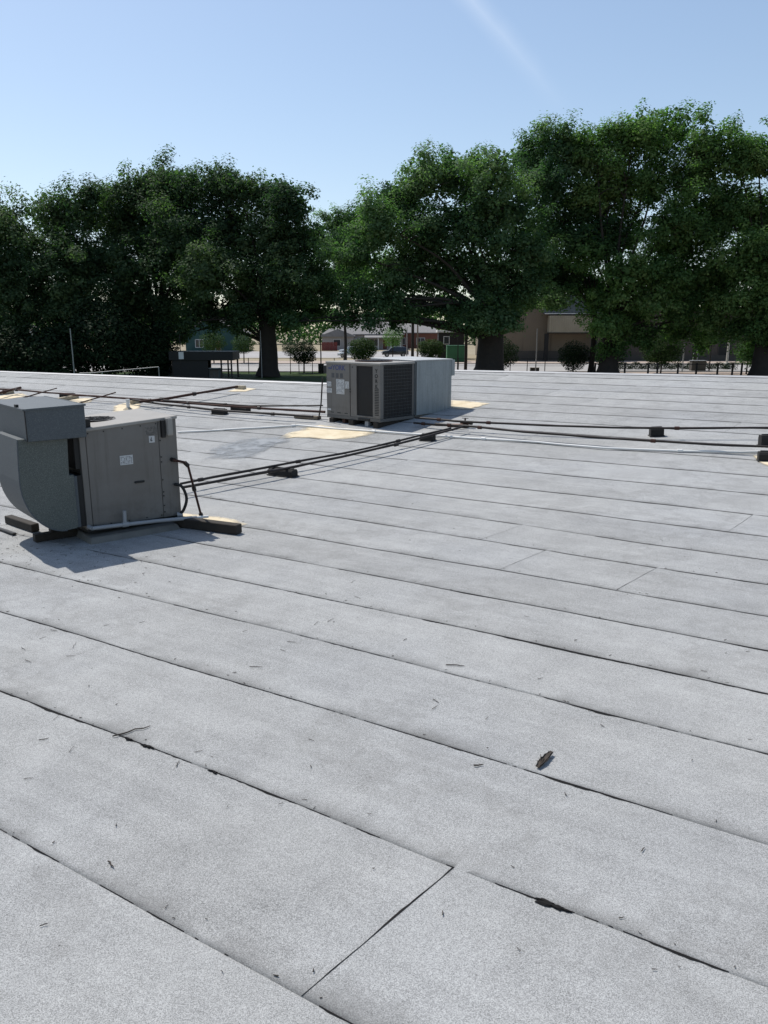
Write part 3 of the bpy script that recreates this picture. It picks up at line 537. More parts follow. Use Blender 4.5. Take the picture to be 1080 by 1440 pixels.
front('corner_post', 0, .068, .145, None, M_cab, -.004, .07)
front('access_panel', .075, .935, .155, None, M_cab, -.001)
front('service_panel', .941, CW, .15, None, M_cab, .001)
lid = MB().hexa([(-.012, -.018, zt(0) - .025), (CW + .012, -.018, zt(CW) - .025), (CW + .012, CD + .012, zt(CW) - .025), (-.012, CD + .012, zt(0) - .025)],
                [(-.012, -.018, zt(0) + .012), (CW + .012, -.018, zt(CW) + .012), (CW + .012, CD + .012, zt(CW) + .012), (-.012, CD + .012, zt(0) + .012)]).build('lid', M_lid, ac, .006)
# fan opening with its guard
zf = zt(.42) + .012
MB().ring((.44, .62), .22, .25, zf - .02, zf + .012, 36).build('fan_ring', M_dark, ac)
MB().disc((.44, .62), .22, zf + .006, 36).build('fan_opening', M_dark, ac)
g = MB()
for r in (.05, .10, .15, .19): g.ring((.44, .62), r - .003, r + .003, zf + .012, zf + .017, 28)
for k in range(6):
    a = k * math.pi / 6; g.bar((.44 - .22 * math.cos(a), .62 - .22 * math.sin(a), zf + .013), (.44 + .22 * math.cos(a), .62 + .22 * math.sin(a), zf + .013), .006, .006)
g.build('fan_guard', M_dark, ac)
MB().box(.055, .155, .03, .30, zt(.1) + .01, zt(.1) + .11).build('motor_box', M_dark, ac, .008)
# electrical boxes on the service panel
MB().box(.965, 1.012, -.05, -.001, 1.135, 1.345).build('wiring_channel', M_dark, ac, .004)
MB().box(1.02, 1.09, -.085, -.001, 1.16, 1.37).build('disconnect_box', M_lid, ac, .006)
MB().box(1.025, 1.085, -.093, -.0855, 1.17, 1.36).build('disconnect_cover', M_lid, ac, .003)
# data plate, arrow label, printed diagram
MB().box(.445, .60, -.005, -.0012, .855, .965).build('data_label', M_white, ac)
t = MB()
for i in range(6):
    for j in range(7):
        if random.random() < .72: t.box(.455 + j * .020, .455 + j * .020 + random.uniform(.006, .017), -.0062, -.0051, .868 + i * .015, .874 + i * .015)
t.build('label_print', M_ink, ac)
MB().box(.815, .885, -.005, -.0012, 1.085, 1.165).build('warning_label', M_white, ac)
t = MB(); t.box(.84, .848, -.0062, -.0051, 1.10, 1.15).box(.83, .858, -.0062, -.0051, 1.105, 1.112).box(.828, .834, -.0062, -.0051, 1.112, 1.135)
t.build('label_print', M_ink, ac)
t = MB()
for i in range(10):
    for j in range(13):
        if random.random() < .62: t.box(.775 + j * .0115, .775 + j * .0115 + random.uniform(.004, .010), -.0028, -.0012, 1.178 + i * .0098, 1.183 + i * .0098)
t.build('wiring_diagram', M_ink, ac)
for z in (.22, .30, .42, .47, .62, .84, .90, 1.10):
    MB().tube([(.953, -.008, z), (.953, 0, z)], .009, 8).build('screw', M_dark, ac)
for x in (.10, .28, .50, .72, .91):
    for z in (.185, zt(x) - .05): MB().tube([(x, -.007, z), (x, 0, z)], .008, 6).build('screw', M_dark, ac)
MB().box(.60, .72, -.016, -.001, .62, .645).build('panel_handle', M_dark, ac, .004)
# the duct elbow: a curved boot from the side of the cabinet up into the hood
prof = [(-.145, 1.26), (-.66, 1.26), (-.675, 1.02), (-.683, .80)]
for i in range(1, 12):
    a = math.pi + i * (math.pi / 2) / 12
    prof.append((-.235 + .448 * math.cos(a), .80 + .60 * math.sin(a)))
prof += [(-.235, .20), (-.135, .205), (-.115, .225), (-.115, .82), (-.165, .82)]
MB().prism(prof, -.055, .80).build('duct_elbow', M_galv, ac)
inner = [( -.4 + (x + .4) * .992, .72 + (z - .72) * .994) for x, z in prof]
MB().prism(inner, -.064, -.053).build('elbow_cheek', M_cheek, ac, .002)
sm = MB()
outer = prof[1:16]
for (a, b) in zip(outer, outer[1:]): sm.bar((a[0] - .004, -.066, a[1]), (b[0] - .004, -.066, b[1]), .014, .012, (0, 1, 0))
sm.build('elbow_seam', M_galv, ac)
MB().box(-.118, -.078, -.05, .78, .21, .80).build('duct_flange', M_galv, ac, .004)
MB().box(-.080, .014, .01, .74, .20, .79).build('duct_collar', M_dark, ac)
MB().box(-.06, .014, .02, .90, .86, 1.22).build('gap_shade_box', M_dark, ac, .004)  # dark box standing in for the shadow in the gap beside the elbow
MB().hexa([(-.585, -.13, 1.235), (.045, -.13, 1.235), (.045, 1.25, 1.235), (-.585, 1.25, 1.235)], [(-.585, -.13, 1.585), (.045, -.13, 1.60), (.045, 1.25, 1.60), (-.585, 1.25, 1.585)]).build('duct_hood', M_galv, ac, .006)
fl = MB()
fl.bar((-.592, -.136, 1.565), (.052, -.136, 1.582), .02, .02); fl.bar((.052, -.136, 1.582), (.052, 1.25, 1.582), .02, .02); fl.bar((-.592, 1.25, 1.565), (-.592, -.136, 1.565), .02, .02)
fl.build('hood_lip', M_galv, ac)
MB().box(-.60, -.57, .10, .16, 1.585, 1.615).build('hood_clip', M_dark, ac)
MB().bar((-.588, -.134, 1.24), (-.588, -.134, 1.57), .014, .01, (1, 0, 0)).build('hood_seam', M_dark, ac)
# curb under the cabinet, tarred over
MB().hexa([(-.03, -.15, -.01), (1.10, -.15, -.01), (1.10, 1.15, -.01), (-.03, 1.15, -.01)], [(.01, -.09, .07), (1.06, -.09, .07), (1.06, 1.08, .07), (.01, 1.08, .07)]).build('curb', M_pad, ac, .01)
MB().box(-.48, .0, .34, .44, .012, .10).box(-.30, -.2, .345, .435, .102, .195).build('duct_shade_skid', M_wetwood, ac, .006)  # low dark skid added to read as a shadowy strip under the elbow
# gas riser, flexible whip, condensate drain: parts fixed to the cabinet
def arc(pts, n=6):
    P = [Vector(p) for p in pts]; out = []
    for i in range(len(P) - 1):
        p0, p1, p2, p3 = P[max(i - 1, 0)], P[i], P[i + 1], P[min(i + 2, len(P) - 1)]
        for k in range(n):
            t = k / n
            out.append(.5 * ((2 * p1) + (p2 - p0) * t + (2 * p0 - 5 * p1 + 4 * p2 - p3) * t * t + (3 * p1 - p0 - 3 * p2 + p3) * t ** 3))
    return out + [P[-1]]
gr = MB(); gr.tube([(1.092, .0, .855), (1.092, -.045, .853), (1.20, -.10, .82), (1.225, -.10, .812)], .017); gr.tube([(1.225, -.10, .815), (1.245, -.10, .785), (1.39, -.10, .10)], .0155)
gr.tube([(1.39, -.10, .11), (1.36, -.10, .085), (1.20, -.02, .095)], .0155)
gas = gr.build('gas_riser', M_rust, ac, smooth=True)
for (p, q) in (((1.085, -.0, .855), (1.10, -.05, .852)), ((1.205, -.10, .818), (1.25, -.10, .77)), ((1.305, -.10, .50), (1.316, -.10, .45)), ((1.30, -.10, .53), (1.303, -.10, .515)), ((1.378, -.10, .155), (1.395, -.10, .085))):
    MB().tube([p, q], .026, 10).build('pipe_fitting', M_black, gas)
MB().tube(arc([(1.10, -.01, .545), (1.15, -.08, .53), (1.19, -.10, .44), (1.20, -.10, .34), (1.16, -.08, .22), (1.12, -.03, .165)]), .019, 8).build('flexible_whip', M_dark, ac, smooth=True)
MB().tube([(1.10, -.03, .165), (1.16, -.06, .165)], .03, 8).build('whip_fitting', M_pvcg, ac)
dr = MB(); dr.tube([(.03, -.075, .178), (.40, -.09, .165), (.80, -.11, .15), (1.30, -.14, .118)], .023, 10); dr.tube([(.41, -.09, .165), (.415, -.09, .33)], .022, 10); dr.tube([(.03, -.08, .178), (.01, -.01, .19)], .023, 10)
dp = dr.build('condensate_drain', M_pvcg, ac, smooth=True)
MB().tube([(.38, -.088, .166), (.45, -.092, .164)], .031, 10).build('drain_tee', M_pvcg, dp)
MB().tube([(1.28, -.138, .118), (1.46, -.14, .105)], .018, 8).build('drain_outlet', M_pvc, dp)

# ------------------------------------------------------------------ timbers under and beside the near unit
def beam(name, p0, p1, w, h, m, label, cat='timber', z0=None, group=None, bev=.008):
    a, b = Vector(p0), Vector(p1)
    if z0 is None: a.z = ground_h(a.x, a.y) + .006; b.z = ground_h(b.x, b.y) + .006
    c = (a + b) / 2; o = MB().bar(a - c, b - c, w, h).build(name, m, None, bev); o.location = c
    return tag(o, label, cat, group)
beam('timber_sleeper', (-2.80, 9.42, 0), (-1.735, 8.925, 0), .12, .115, M_wetwood, 'dark square timber sticking out from under the near air conditioner on its right')
beam('timber_sleeper', (-4.76, 9.47, 0), (-4.22, 9.02, 0), .10, .10, M_wetwood, 'dark timber end lying under the curved duct at the left frame edge')
beam('timber_offcut', (-4.72, 9.12, 0), (-4.40, 8.86, 0), .05, .03, M_dark, 'thin dark batten lying in front of the timber under the curved duct')

# ------------------------------------------------------------------ the middle unit: brown grey cabinet with coils and a galvanised duct box behind
MZ = .36
mu = thing('rooftop_heat_pump', 'brown grey heat pump unit with dark coils and streaked pale duct box attached, mid roof', 'heat pump', (-1.265, 17.17, MZ), R_(-42))
b0, t0 = .14, 1.365                       # cabinet bottom and top above the root
MW, MD = 1.60, 1.09
def mbx(name, x0, x1, y0, y1, z0, z1, m, bev=.004): return MB().box(x0, x1, y0, y1, z0, z1).build(name, m, mu, bev)
mbx('cabinet', .03, MW - .03, .03, MD - .02, b0 + .02, t0 - .02, M_dark, .004)
mbx('base_frame', -.005, MW + .005, -.005, MD, b0, b0 + .07, M_cab2, .006)
mbx('access_panel', 0, .715, -.004, .03, b0 + .072, t0 - .04, M_cab)
mbx('panel_post', .735, .915, -.004, .03, b0 + .072, t0 - .04, M_cab)
mbx('front_coil', .915, 1.385, .018, .03, b0 + .11, t0 - .05, M_mesh, .002)
mbx('coil_sill', .915, 1.385, -.004, .03, b0 + .072, b0 + .108, M_cab)
mbx('coil_head', .915, 1.385, -.004, .03, t0 - .075, t0 - .04, M_cab)
mbx('corner_post', 1.385, MW + .004, -.004, .10, b0 + .072, t0 - .04, M_cab)
mbx('rear_post', MW - .03, MW + .004, MD - .07, MD, b0 + .072, t0 - .04, M_cab2)
mbx('side_coil', MW - .03, MW - .012, .10, MD - .07, b0 + .072, t0 - .04, M_coil, .002)
gw = MB()
for i in range(19): y = .115 + i * (MD - .2) / 18; gw.bar((MW + .004, y, b0 + .08), (MW + .004, y, t0 - .045), .005, .005, (1, 0, 0))
for i in range(16): z = b0 + .10 + i * (t0 - b0 - .17) / 15; gw.bar((MW + .010, .10, z), (MW + .010, MD - .07, z), .006, .006)
gw.build('coil_guard', M_wire, mu)
MB().hexa([(-.015, -.02, t0 - .045), (MW + .02, -.02, t0 - .045), (MW + .02, MD + .01, t0 - .045), (-.015, MD + .01, t0 - .045)],
          [(-.015, -.02, t0), (MW + .02, -.02, t0), (MW + .02, MD + .01, t0), (-.015, MD + .01, t0)]).build('lid', M_lid, mu, .008)
MB().ring((.88, .58), .36, .41, t0 - .005, t0 + .022, 40).build('fan_ring', M_rust, mu)
MB().disc((.88, .58), .36, t0 + .004, 36).build('fan_opening', M_dark, mu)
g = MB()
for r in (.08, .15, .22, .29): g.ring((.88, .58), r - .004, r + .004, t0 + .014, t0 + .021, 28)
for k in range(6):
    a = k * math.pi / 6; g.bar((.88 - .36 * math.cos(a), .58 - .36 * math.sin(a), t0 + .016), (.88 + .36 * math.cos(a), .58 + .36 * math.sin(a), t0 + .016), .007, .006)
g.build('fan_guard', M_wire, mu)
zz = lambda z: z - MZ
lettering('YORK', .105, M_blue, mu, (.19, -.0055, zz(1.545)), sx=1.0)
t = MB(); t.add([(.06, -.0055, zz(1.565)), (.17, -.0055, zz(1.555)), (.18, -.0055, zz(1.62)), (.145, -.0055, zz(1.62)), (.15, -.0055, zz(1.585)), (.07, -.0055, zz(1.595))], [(0, 1, 2, 3, 4, 5)]).build('logo_mark', M_blue, mu)
for x in (.165, .295, .425): MB().box(x, x + .085, -.0065, -.0042, zz(1.375), zz(1.475)).build('badge', M_greyink, mu)
for (x0, x1, z0, z1) in ((.015, .15, 1.18, 1.285), (.012, .165, 1.045, 1.145), (.575, .69, 1.16, 1.31)):
    MB().box(x0, x1, -.0068, -.0042, zz(z0), zz(z1)).build('notice_label', M_white, mu)
bl_ = MB().box(.305, .555, -.0068, -.0042, zz(1.03), zz(1.345)).build('notice_label', M_white, mu)
tag(bl_, 'large pale notice label')
t = MB()
for (x0, x1, z0, z1) in ((.025, .14, 1.19, 1.27), (.022, .155, 1.055, 1.135), (.315, .425, 1.05, 1.33), (.44, .545, 1.05, 1.33), (.585, .68, 1.17, 1.30)):
    z = z0
    while z < z1 - .008:
        x = x0
        while x < x1 - .01:
            w = random.uniform(.008, .03)
            if random.random() < .55: t.box(x, min(x + w, x1), -.0082, -.0069, zz(z), zz(z + .007))
            x += w + .008
        z += .017
tag(t.build('label_print', M_greyink, mu), kind='stuff')
for x in (.12, .33, .55): MB().box(x, x + .10, -.0065, -.0042, zz(.615), zz(.632)).build('panel_slot', M_dark, mu)
MB().box(.02, .13, -.0065, -.0042, zz(.66), zz(.70)).build('notice_label', M_white, mu)
for i, ch in enumerate('YORK'): lettering(ch, .075, M_dark, mu, (1.492, -.0055, zz(1.525 - i * .105)), vertical=True)
for i in range(17): z = 1.20 - i * .034; MB().box(1.445, 1.56, -.0075, -.0042, zz(z - .017), zz(z)).build('louver_slot', M_dark, mu)
MB().tube([(.80, -.012, zz(1.62)), (.80, 0, zz(1.62))], .012, 8).build('screw', M_dark, mu)
for (z) in (1.13, 1.08): MB().box(.716, .736, -.012, .0, zz(z), zz(z + .035)).build('panel_latch', M_dark, mu)
MB().box(-.12, -.012, .02, .09, 1.10 - .0, 1.27 - .0).build('junction_box', M_dark, mu, .006)
MB().box(.98, 1.30, -.03, .2, b0 + .005, b0 + .055).build('fork_slot', M_dark, mu)
# galvanised box behind, its top and the hood at its far end
DX0, DX1, DY0, DY1 = .30, 1.62, 1.115, 2.41
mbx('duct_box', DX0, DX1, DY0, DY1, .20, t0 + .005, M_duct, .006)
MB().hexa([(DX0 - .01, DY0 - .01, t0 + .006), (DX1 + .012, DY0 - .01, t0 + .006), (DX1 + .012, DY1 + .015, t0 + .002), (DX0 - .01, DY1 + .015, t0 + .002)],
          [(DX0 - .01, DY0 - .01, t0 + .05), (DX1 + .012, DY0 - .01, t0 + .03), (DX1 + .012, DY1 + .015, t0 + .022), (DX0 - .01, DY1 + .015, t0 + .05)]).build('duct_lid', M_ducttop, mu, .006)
mbx('exhaust_hood', DX0 + .1, DX1 - .03, DY1 + .002, DY1 + .16, t0 - .36, t0 - .003, M_duct, .006)
mbx('duct_flange', DX1 - .06, DX1 + .010, DY1 - .02, DY1 + .012, t0 - .36, t0 + .0, M_duct, .003)
mbx('duct_seam', DX1 - .0, DX1 + .008, DY0, DY0 + .03, .21, t0 - .01, M_dark, .002)
# feet and skids, cut to the slope of the roof
def foot(x, y, w, d, ztop, m=M_wetwood, name='skid'):
    a = mu.matrix_world if False else Matrix.Translation((-1.265, 17.17, MZ)) @ Matrix.Rotation(R_(-42), 4, 'Z')
    pts = [(x, y), (x + w, y), (x + w, y + d), (x, y + d)]
    bt = []
    for px, py in pts: q = a @ Vector((px, py, 0)); bt.append((px, py, ground_h(q.x, q.y) - MZ + .004))
    return MB().hexa(bt, [(px, py, ztop) for px, py in pts]).build(name, m, mu, .006)
foot(.10, -.04, .12, 1.1, b0 - .002); foot(.72, -.06, .14, 1.15, b0 - .002); foot(1.42, -.03, .13, 1.08, b0 - .002)
foot(.45, .02, .09, .10, b0 - .001, M_rust, 'foot'); foot(1.15, .0, .10, .09, b0 - .001, M_pvcg, 'foot')
foot(.34, 1.16, 1.22, 1.22, .199, M_pad, 'duct_curb')
# conduit leaning on the left side of the middle unit
cd = MB().tube([(-1.47, 17.33, .44), (-1.40, 17.22, .80), (-1.352, 17.14, 1.36)], .016, 8).build('conduit', M_black, None, smooth=True)
tag(cd, 'thin dark conduit rising beside the left edge of the middle heat pump', 'conduit')

# ------------------------------------------------------------------ pipe runs across the roof
def pipe(name, pts, r, m, label, couplings=(), fm=None, cat='pipe', smooth=True, jitter=.014, group=None):
    P = [Vector(p) for p in pts]; Q = []
    for a, b in zip(P, P[1:]):
        n = max(1, int((b - a).length / .22))
        for i in range(n): Q.append(a.lerp(b, i / n))
    Q.append(P[-1])
    Q = [q + Vector((0, 0, jitter * NZ.noise((q.x * .9, q.y * .9, len(pts))))) for q in Q]
    c = sum(Q, Vector()) / len(Q)
    ins = .10 if m in (M_black, M_rust) else .03
    o = MB().tube([q - c for q in Q], [r * (1 + ins * 2 * NZ.noise((q.x * 3.1, q.y * 3.1, 5.5)) + ins * NZ.noise((q.x * 11, q.y * 11, 1.5))) for q in Q], 10).build(name, m, None, smooth=smooth); o.location = c
    tag(o, label, cat, group)
    for t in couplings:
        i = t * (len(P) - 1); k = min(int(i), len(P) - 2); p = P[k].lerp(P[k + 1], i - k); d = (P[k + 1] - P[k]).normalized()
        q = MB().tube([-d * .045, -d * .04, d * .04, d * .045], [r * 1.15, r * 1.55, r * 1.55, r * 1.15], 10).build('coupling', fm or m, o); q.location = p - c
    return o
pipe('gas_pipe', PIPES['doubleA'], .020, M_black, 'upper of the two parallel black pipes running from the near unit to the middle unit', (.12, .45, .8))
pipe('gas_pipe', PIPES['doubleB'], .022, M_black, 'lower of the two parallel black pipes running from the near unit to the middle unit', (.3, .66))
pipe('gas_pipe', PIPES['farBlack'], .022, M_black, 'black pipe crossing the right side of the roof behind the small rubber block', (.1, .25, .66), M_rust)
pipe('gas_pipe', PIPES['midBlack'], .022, M_black, 'black pipe running right in front of the small rubber block, above the white pipe', (.1, .3, .66), M_rust)
pipe('condensate_pipe', PIPES['white'], .020, M_pvc, 'long white plastic drain pipe lying across the roof to the right frame edge', (.16, .33, .5, .75))
pipe('gas_pipe', PIPES['leftMain'], .027, M_rust, 'long rusty pipe crossing the roof behind the near unit to the left edge', (.2, .5, .62, .8), M_black)
pipe('gas_pipe', PIPES['leftSecond'], .027, M_black, 'thick black pipe nearest the camera of the bundle behind the near unit', (.3, .7))
pipe('gas_pipe', PIPES['leftThird'], .020, M_black, 'black pipe farthest back in the bundle that reaches the left side of the middle unit', (.5,))
pipe('gas_pipe', PIPES['diag'], .034, M_rust, 'rusty pipe running diagonally back from the bundle to a pale wood block', (.3, .62), M_black)
pipe('metal_rod', PIPES['rodA'], .018, M_rust, 'thin rusty rod lying across the pipes, left one of two', cat='rod')
pipe('metal_rod', PIPES['rodB'], .018, M_rust, 'thin rusty rod lying across the pipes, right one of two', cat='rod')
pipe('gas_pipe', PIPES['thickA'], .036, M_rust, 'short thick rusty pipe lying across the long pipe at the left frame edge', (.6,))
pipe('gas_pipe', PIPES['underUnit'], .022, M_black, 'short black pipe coming out from under the right side of the middle unit', (.2, .9), M_rust)

def block(p, q, w, h, label, m=M_rubber, name='pipe_block', strap=True, cat='pipe block', cap=None):
    a, b = Vector(p), Vector(q); a.z = ground_h(a.x, a.y); b.z = ground_h(b.x, b.y); c = (a + b) / 2
    d = (b - a).normalized(); L = (b - a).length; ang = math.atan2(d.y, d.x)
    t = thing(name, label, cat, (c.x, c.y, c.z), ang)
    tilt = math.atan2(b.z - a.z, (b - a).xy.length)
    t.rotation_euler = (0, -tilt, ang)
    MB().prism([(-w / 2, .012), (w / 2, .012), (w / 2, h * .72), (w / 2 * .72, h), (-w / 2 * .72, h), (-w / 2, h * .72)], -L / 2, L / 2, 'x').build('body', m, t, .006)
    MB().box(-L / 2 - .015, L / 2 + .015, -w / 2 - .02, w / 2 + .02, .002, .016).build('foot_pad', m, t, .003)
    if strap: MB().box(-L / 2 + .03, L / 2 - .03, -.022, .022, h, h + .016).build('strut_channel', cap or M_dark, t, .002)
    return t
def dirp(p, L, ang):
    v = Vector((math.cos(ang), math.sin(ang), 0)) * L / 2; p = Vector(p); return p - v, p + v
BL = BLOCKS
block(*dirp(BL['b1'], .24, R_(-5)), .15, .16, 'small black rubber pipe block standing alone between the two pipes at right')
block(*dirp(BL['b2'], .26, R_(-5)), .16, .19, 'black rubber block under the black pipe at the right frame edge')
block(*dirp(BL['b3'], .22, R_(-15)), .16, .15, 'black rubber block on a cream patch beside the white pipe at right edge')
block(BL['b4'][0], BL['b4'][1], .16, .125, 'largest black rubber block carrying the two parallel pipes in front of the middle unit')
block(BL['b5'][0], BL['b5'][1], .14, .12, 'black rubber block where the parallel pipes meet the white pipe right of the middle unit')
block(BL['b6'][0], BL['b6'][1], .15, .13, 'black rubber block under the pipe bundle between the near and middle units')
block(BL['b7'][0], BL['b7'][1], .14, .12, 'dark block behind the pipe bundle, right of the pale wood block')
block(BL['blkL'][0], BL['blkL'][1], .15, .14, 'dark block under the long rusty pipe above the near duct hood')
beam('timber_plank', BL['b8'][0], BL['b8'][1], .16, .07, M_wood, 'grey weathered plank on the roof just left of the middle heat pump')
beam('timber_log', BL['log'][0], BL['log'][1], .13, .10, M_palewood, 'pale sealed timber under the long pipe, on a cream patch above the duct hood')
beam('timber_block', BL['timb'][0], BL['timb'][1], .12, .09, M_palewood, 'pale timber at the left frame edge under the rusty pipe')
beam('timber_block', BL['stubwood'][0], BL['stubwood'][1], .12, .10, M_palewood, 'pale wood block beside the white vent stub behind the near unit')
beam('timber_block', (-4.25, 22.38, 0), (-3.98, 22.22, 0), .14, .10, M_palewood, 'pale wood block under the far end of the diagonal pipe')
beam('timber_plank', BL['redbeam'][0], BL['redbeam'][1], .12, .05, M_redwood, 'faded reddish plank under the pipes right of the middle unit')
va = thing('pipe_valve', 'rusty valve joining the pipes just right of the middle heat pump', 'valve', (1.66, 15.74, ground_h(1.66, 15.74)), R_(-30))
MB().tube([(-.10, 0, .11), (.10, 0, .11)], .032, 10).build('body', M_rust, va, smooth=True)
MB().tube([(0, 0, .11), (0, 0, .19)], .018, 8).build('stem', M_rust, va)
MB().bar((-.07, 0, .19), (.07, 0, .19), .022, .012).build('lever', M_black, va, .002)
MB().tube([(.10, 0, .11), (.16, 0, .11)], .042, 8).build('union_nut', M_black, va)
MB().box(-.05, .05, -.05, .05, .0, .078).build('support', M_wetwood, va, .005)
vs_ = thing('vent_stub', 'short white plastic vent stub standing in a cream sealant patch behind the near unit', 'vent', (BL['stub'][0], BL['stub'][1], ground_h(*BL['stub'][:2])))
MB().tube([(0, 0, 0), (0, 0, .25)], .045, 12).build('stub_pipe', M_pvc, vs_, smooth=True)
MB().tube([(0, 0, .0), (0, 0, .03), (0, 0, .06)], [.14, .10, .05], 14).build('flashing_collar', M_palewood, vs_, smooth=True)
MB().tube([(0, 0, .235), (0, 0, .27)], .056, 12).build('cap', M_pvc, vs_, smooth=True)

# ------------------------------------------------------------------ debris lying on the roof
M_twig = wear('twig_bark', (.022, .018, .015), (.075, .06, .047), .9, 0, scale=40, fine=200, bump=.5)
M_leafd = wear('dead_leaf', (.022, .017, .013), (.085, .06, .04), .9, 0, scale=30, fine=150, bump=.5)
def twig_mb(b, p, q, r, rr):
    p, q = Vector(p), Vector(q); n = 5; pts = []
    side = (q - p).cross(Vector((0, 0, 1))).normalized()
    for i in range(n + 1):
        t = i / n; v = p.lerp(q, t) + side * (q - p).length * rr.uniform(-.05, .05) * (0 < i < n)
        d = v.dot(N_.to_3d()); s = v.dot(T_.to_3d())
        v.z = sdz(s, d)[2] + r + .004 + rr.uniform(0, .003); pts.append(v)
    b.tube(pts, [r, r * 1.1, r, r * .9, r * .8, r * .5], 6)
rt = random.Random(5)
def twig(i, r, label):
    a = TWIGS[i]; b = MB(); twig_mb(b, a[:3], a[3:], r, rt)
    c = (Vector(a[:3]) + Vector(a[3:])) / 2
    b.v = [tuple(Vector(v) - c) for v in b.v]
    o = b.build('twig', M_twig, None, smooth=True); o.location = c; tag(o, label, 'twig')
twig(0, .0042, 'longest thin twig lying across a tar seam in the left foreground')
twig(1, .0038, 'straight dark twig lying just above the short seam near the centre')
twig(4, .0036, 'small curled twig lying alone in the lower left foreground')
twig(19, .0040, 'short twig lying below the seam left of the curled bark scrap')
b = MB()
for i, a in enumerate(TWIGS):
    if i in (0, 1, 4, 19): continue
    twig_mb(b, a[:3], a[3:], rt.uniform(.0012, .0024), rt)
for i in range(620):
    s, d = rt.uniform(-11, 1.5), rt.uniform(1.4, 9.5)
    if i > 480: s, d = rt.gauss(-7.6, .9), rt.gauss(5.0, .35)
    elif rt.random() < .72: d = seam_d(int((d - 1.86) / .9) + 1, s) + abs(rt.gauss(0, .05))
    L = rt.uniform(.006, .030) * (1.5 if i > 480 else 1); a = rt.uniform(0, 3.14)
    x, y, z = sdz(s, d)
    twig_mb(b, (x, y, z), (x + L * math.cos(a), y + L * math.sin(a), z), rt.uniform(.0012, .0026), rt)
tag(b.build('leaf_litter', M_twig, None), 'tiny dark twigs and leaf bits scattered over the pale roof', 'litter', kind='stuff')
# curled strip of bark beside the seam
sc = thing('bark_scrap', 'curled ragged strip of dark bark lying on the pale roof near the right foreground seam', 'bark', tuple(SCRAP[:3]))
p0, p1 = Vector(SCRAP[3:6]) - Vector(SCRAP[:3]), Vector(SCRAP[6:9]) - Vector(SCRAP[:3]); dv = p1 - p0; sd_ = dv.cross(Vector((0, 0, 1))).normalized()
def curl(name, off, w, m, seed):
    rr = random.Random(seed); vs = []; n, mseg = 9, 7
    for i in range(n + 1):
        t = i / n; ww = w * (.45 + .55 * math.sin(math.pi * min(1, t * .9 + .12))) * rr.uniform(.8, 1.15)
        for j in range(mseg):
            a = math.pi * (j / (mseg - 1)) * 1.25 - .4
            vs.append(p0 + dv * (t * 1.0) + dv * rr.uniform(-.03, .03) + sd_ * (off + ww * math.cos(a)) + Vector((0, 0, .012 + ww * .55 * (1 - math.sin(a) * .8) + rr.uniform(-.002, .003) + .01 * t)))
    fs = [(i * mseg + j, i * mseg + j + 1, (i + 1) * mseg + j + 1, (i + 1) * mseg + j) for i in range(n) for j in range(mseg - 1)]
    o = MB().add(vs, fs).build(name, m, sc, smooth=True)
    md = o.modifiers.new('thickness', 'SOLIDIFY'); md.thickness = .003
curl('bark_strip', 0, .019, M_twig, 3); curl('dead_leaf', .010, .010, M_leafd, 8)
b = MB()
for q in range(14):
    t = rt.uniform(.1, 1); a = p0 + dv * t + Vector((0, 0, .015)); e = a + dv * rt.uniform(.1, .28) + sd_ * rt.uniform(-.035, .035) + Vector((0, 0, rt.uniform(.0, .02)))
    b.tube([a, (a + e) / 2 + Vector((0, 0, .004)), e], [.003, .0025, .0012], 5)
b.build('splinters', M_twig, sc)
# dark tar daubs on the near seams
def daub(px, poly, label):
    c = Vector(px); s0, d0 = c.dot(T_.to_3d()), c.dot(N_.to_3d()); rr = random.Random(len(label)); vs = []
    n = 22
    for r in (0, .7, 1):
        for i in range(n):
            a = 2 * math.pi * i / n; k = poly * max(.25, 1 + 1.1 * NZ.noise((math.cos(a) * 2.6, math.sin(a) * 2.6, s0 * 3)) + .25 * rr.uniform(-1, 1))
            vs.append(Vector(sdz(s0 + math.cos(a) * k * r * 1.7, d0 + math.sin(a) * k * r * .42, .012 if r == 0 else (.0105 if r < 1 else .0035))))
    fs = [(r * n + i, r * n + (i + 1) % n, (r + 1) * n + (i + 1) % n, (r + 1) * n + i) for r in range(2) for i in range(n)]
    MB().add(vs, fs).build('tar_daub', M_tar, flat_roof)
for s, r in ((-.84, .034), (-.79, .02), (-3.45, .022), (-3.30, .026), (-2.78, .022)):
    q = Vector(sdz(s, seam_d(2, s) - .004)); daub(q, r, 'tar')

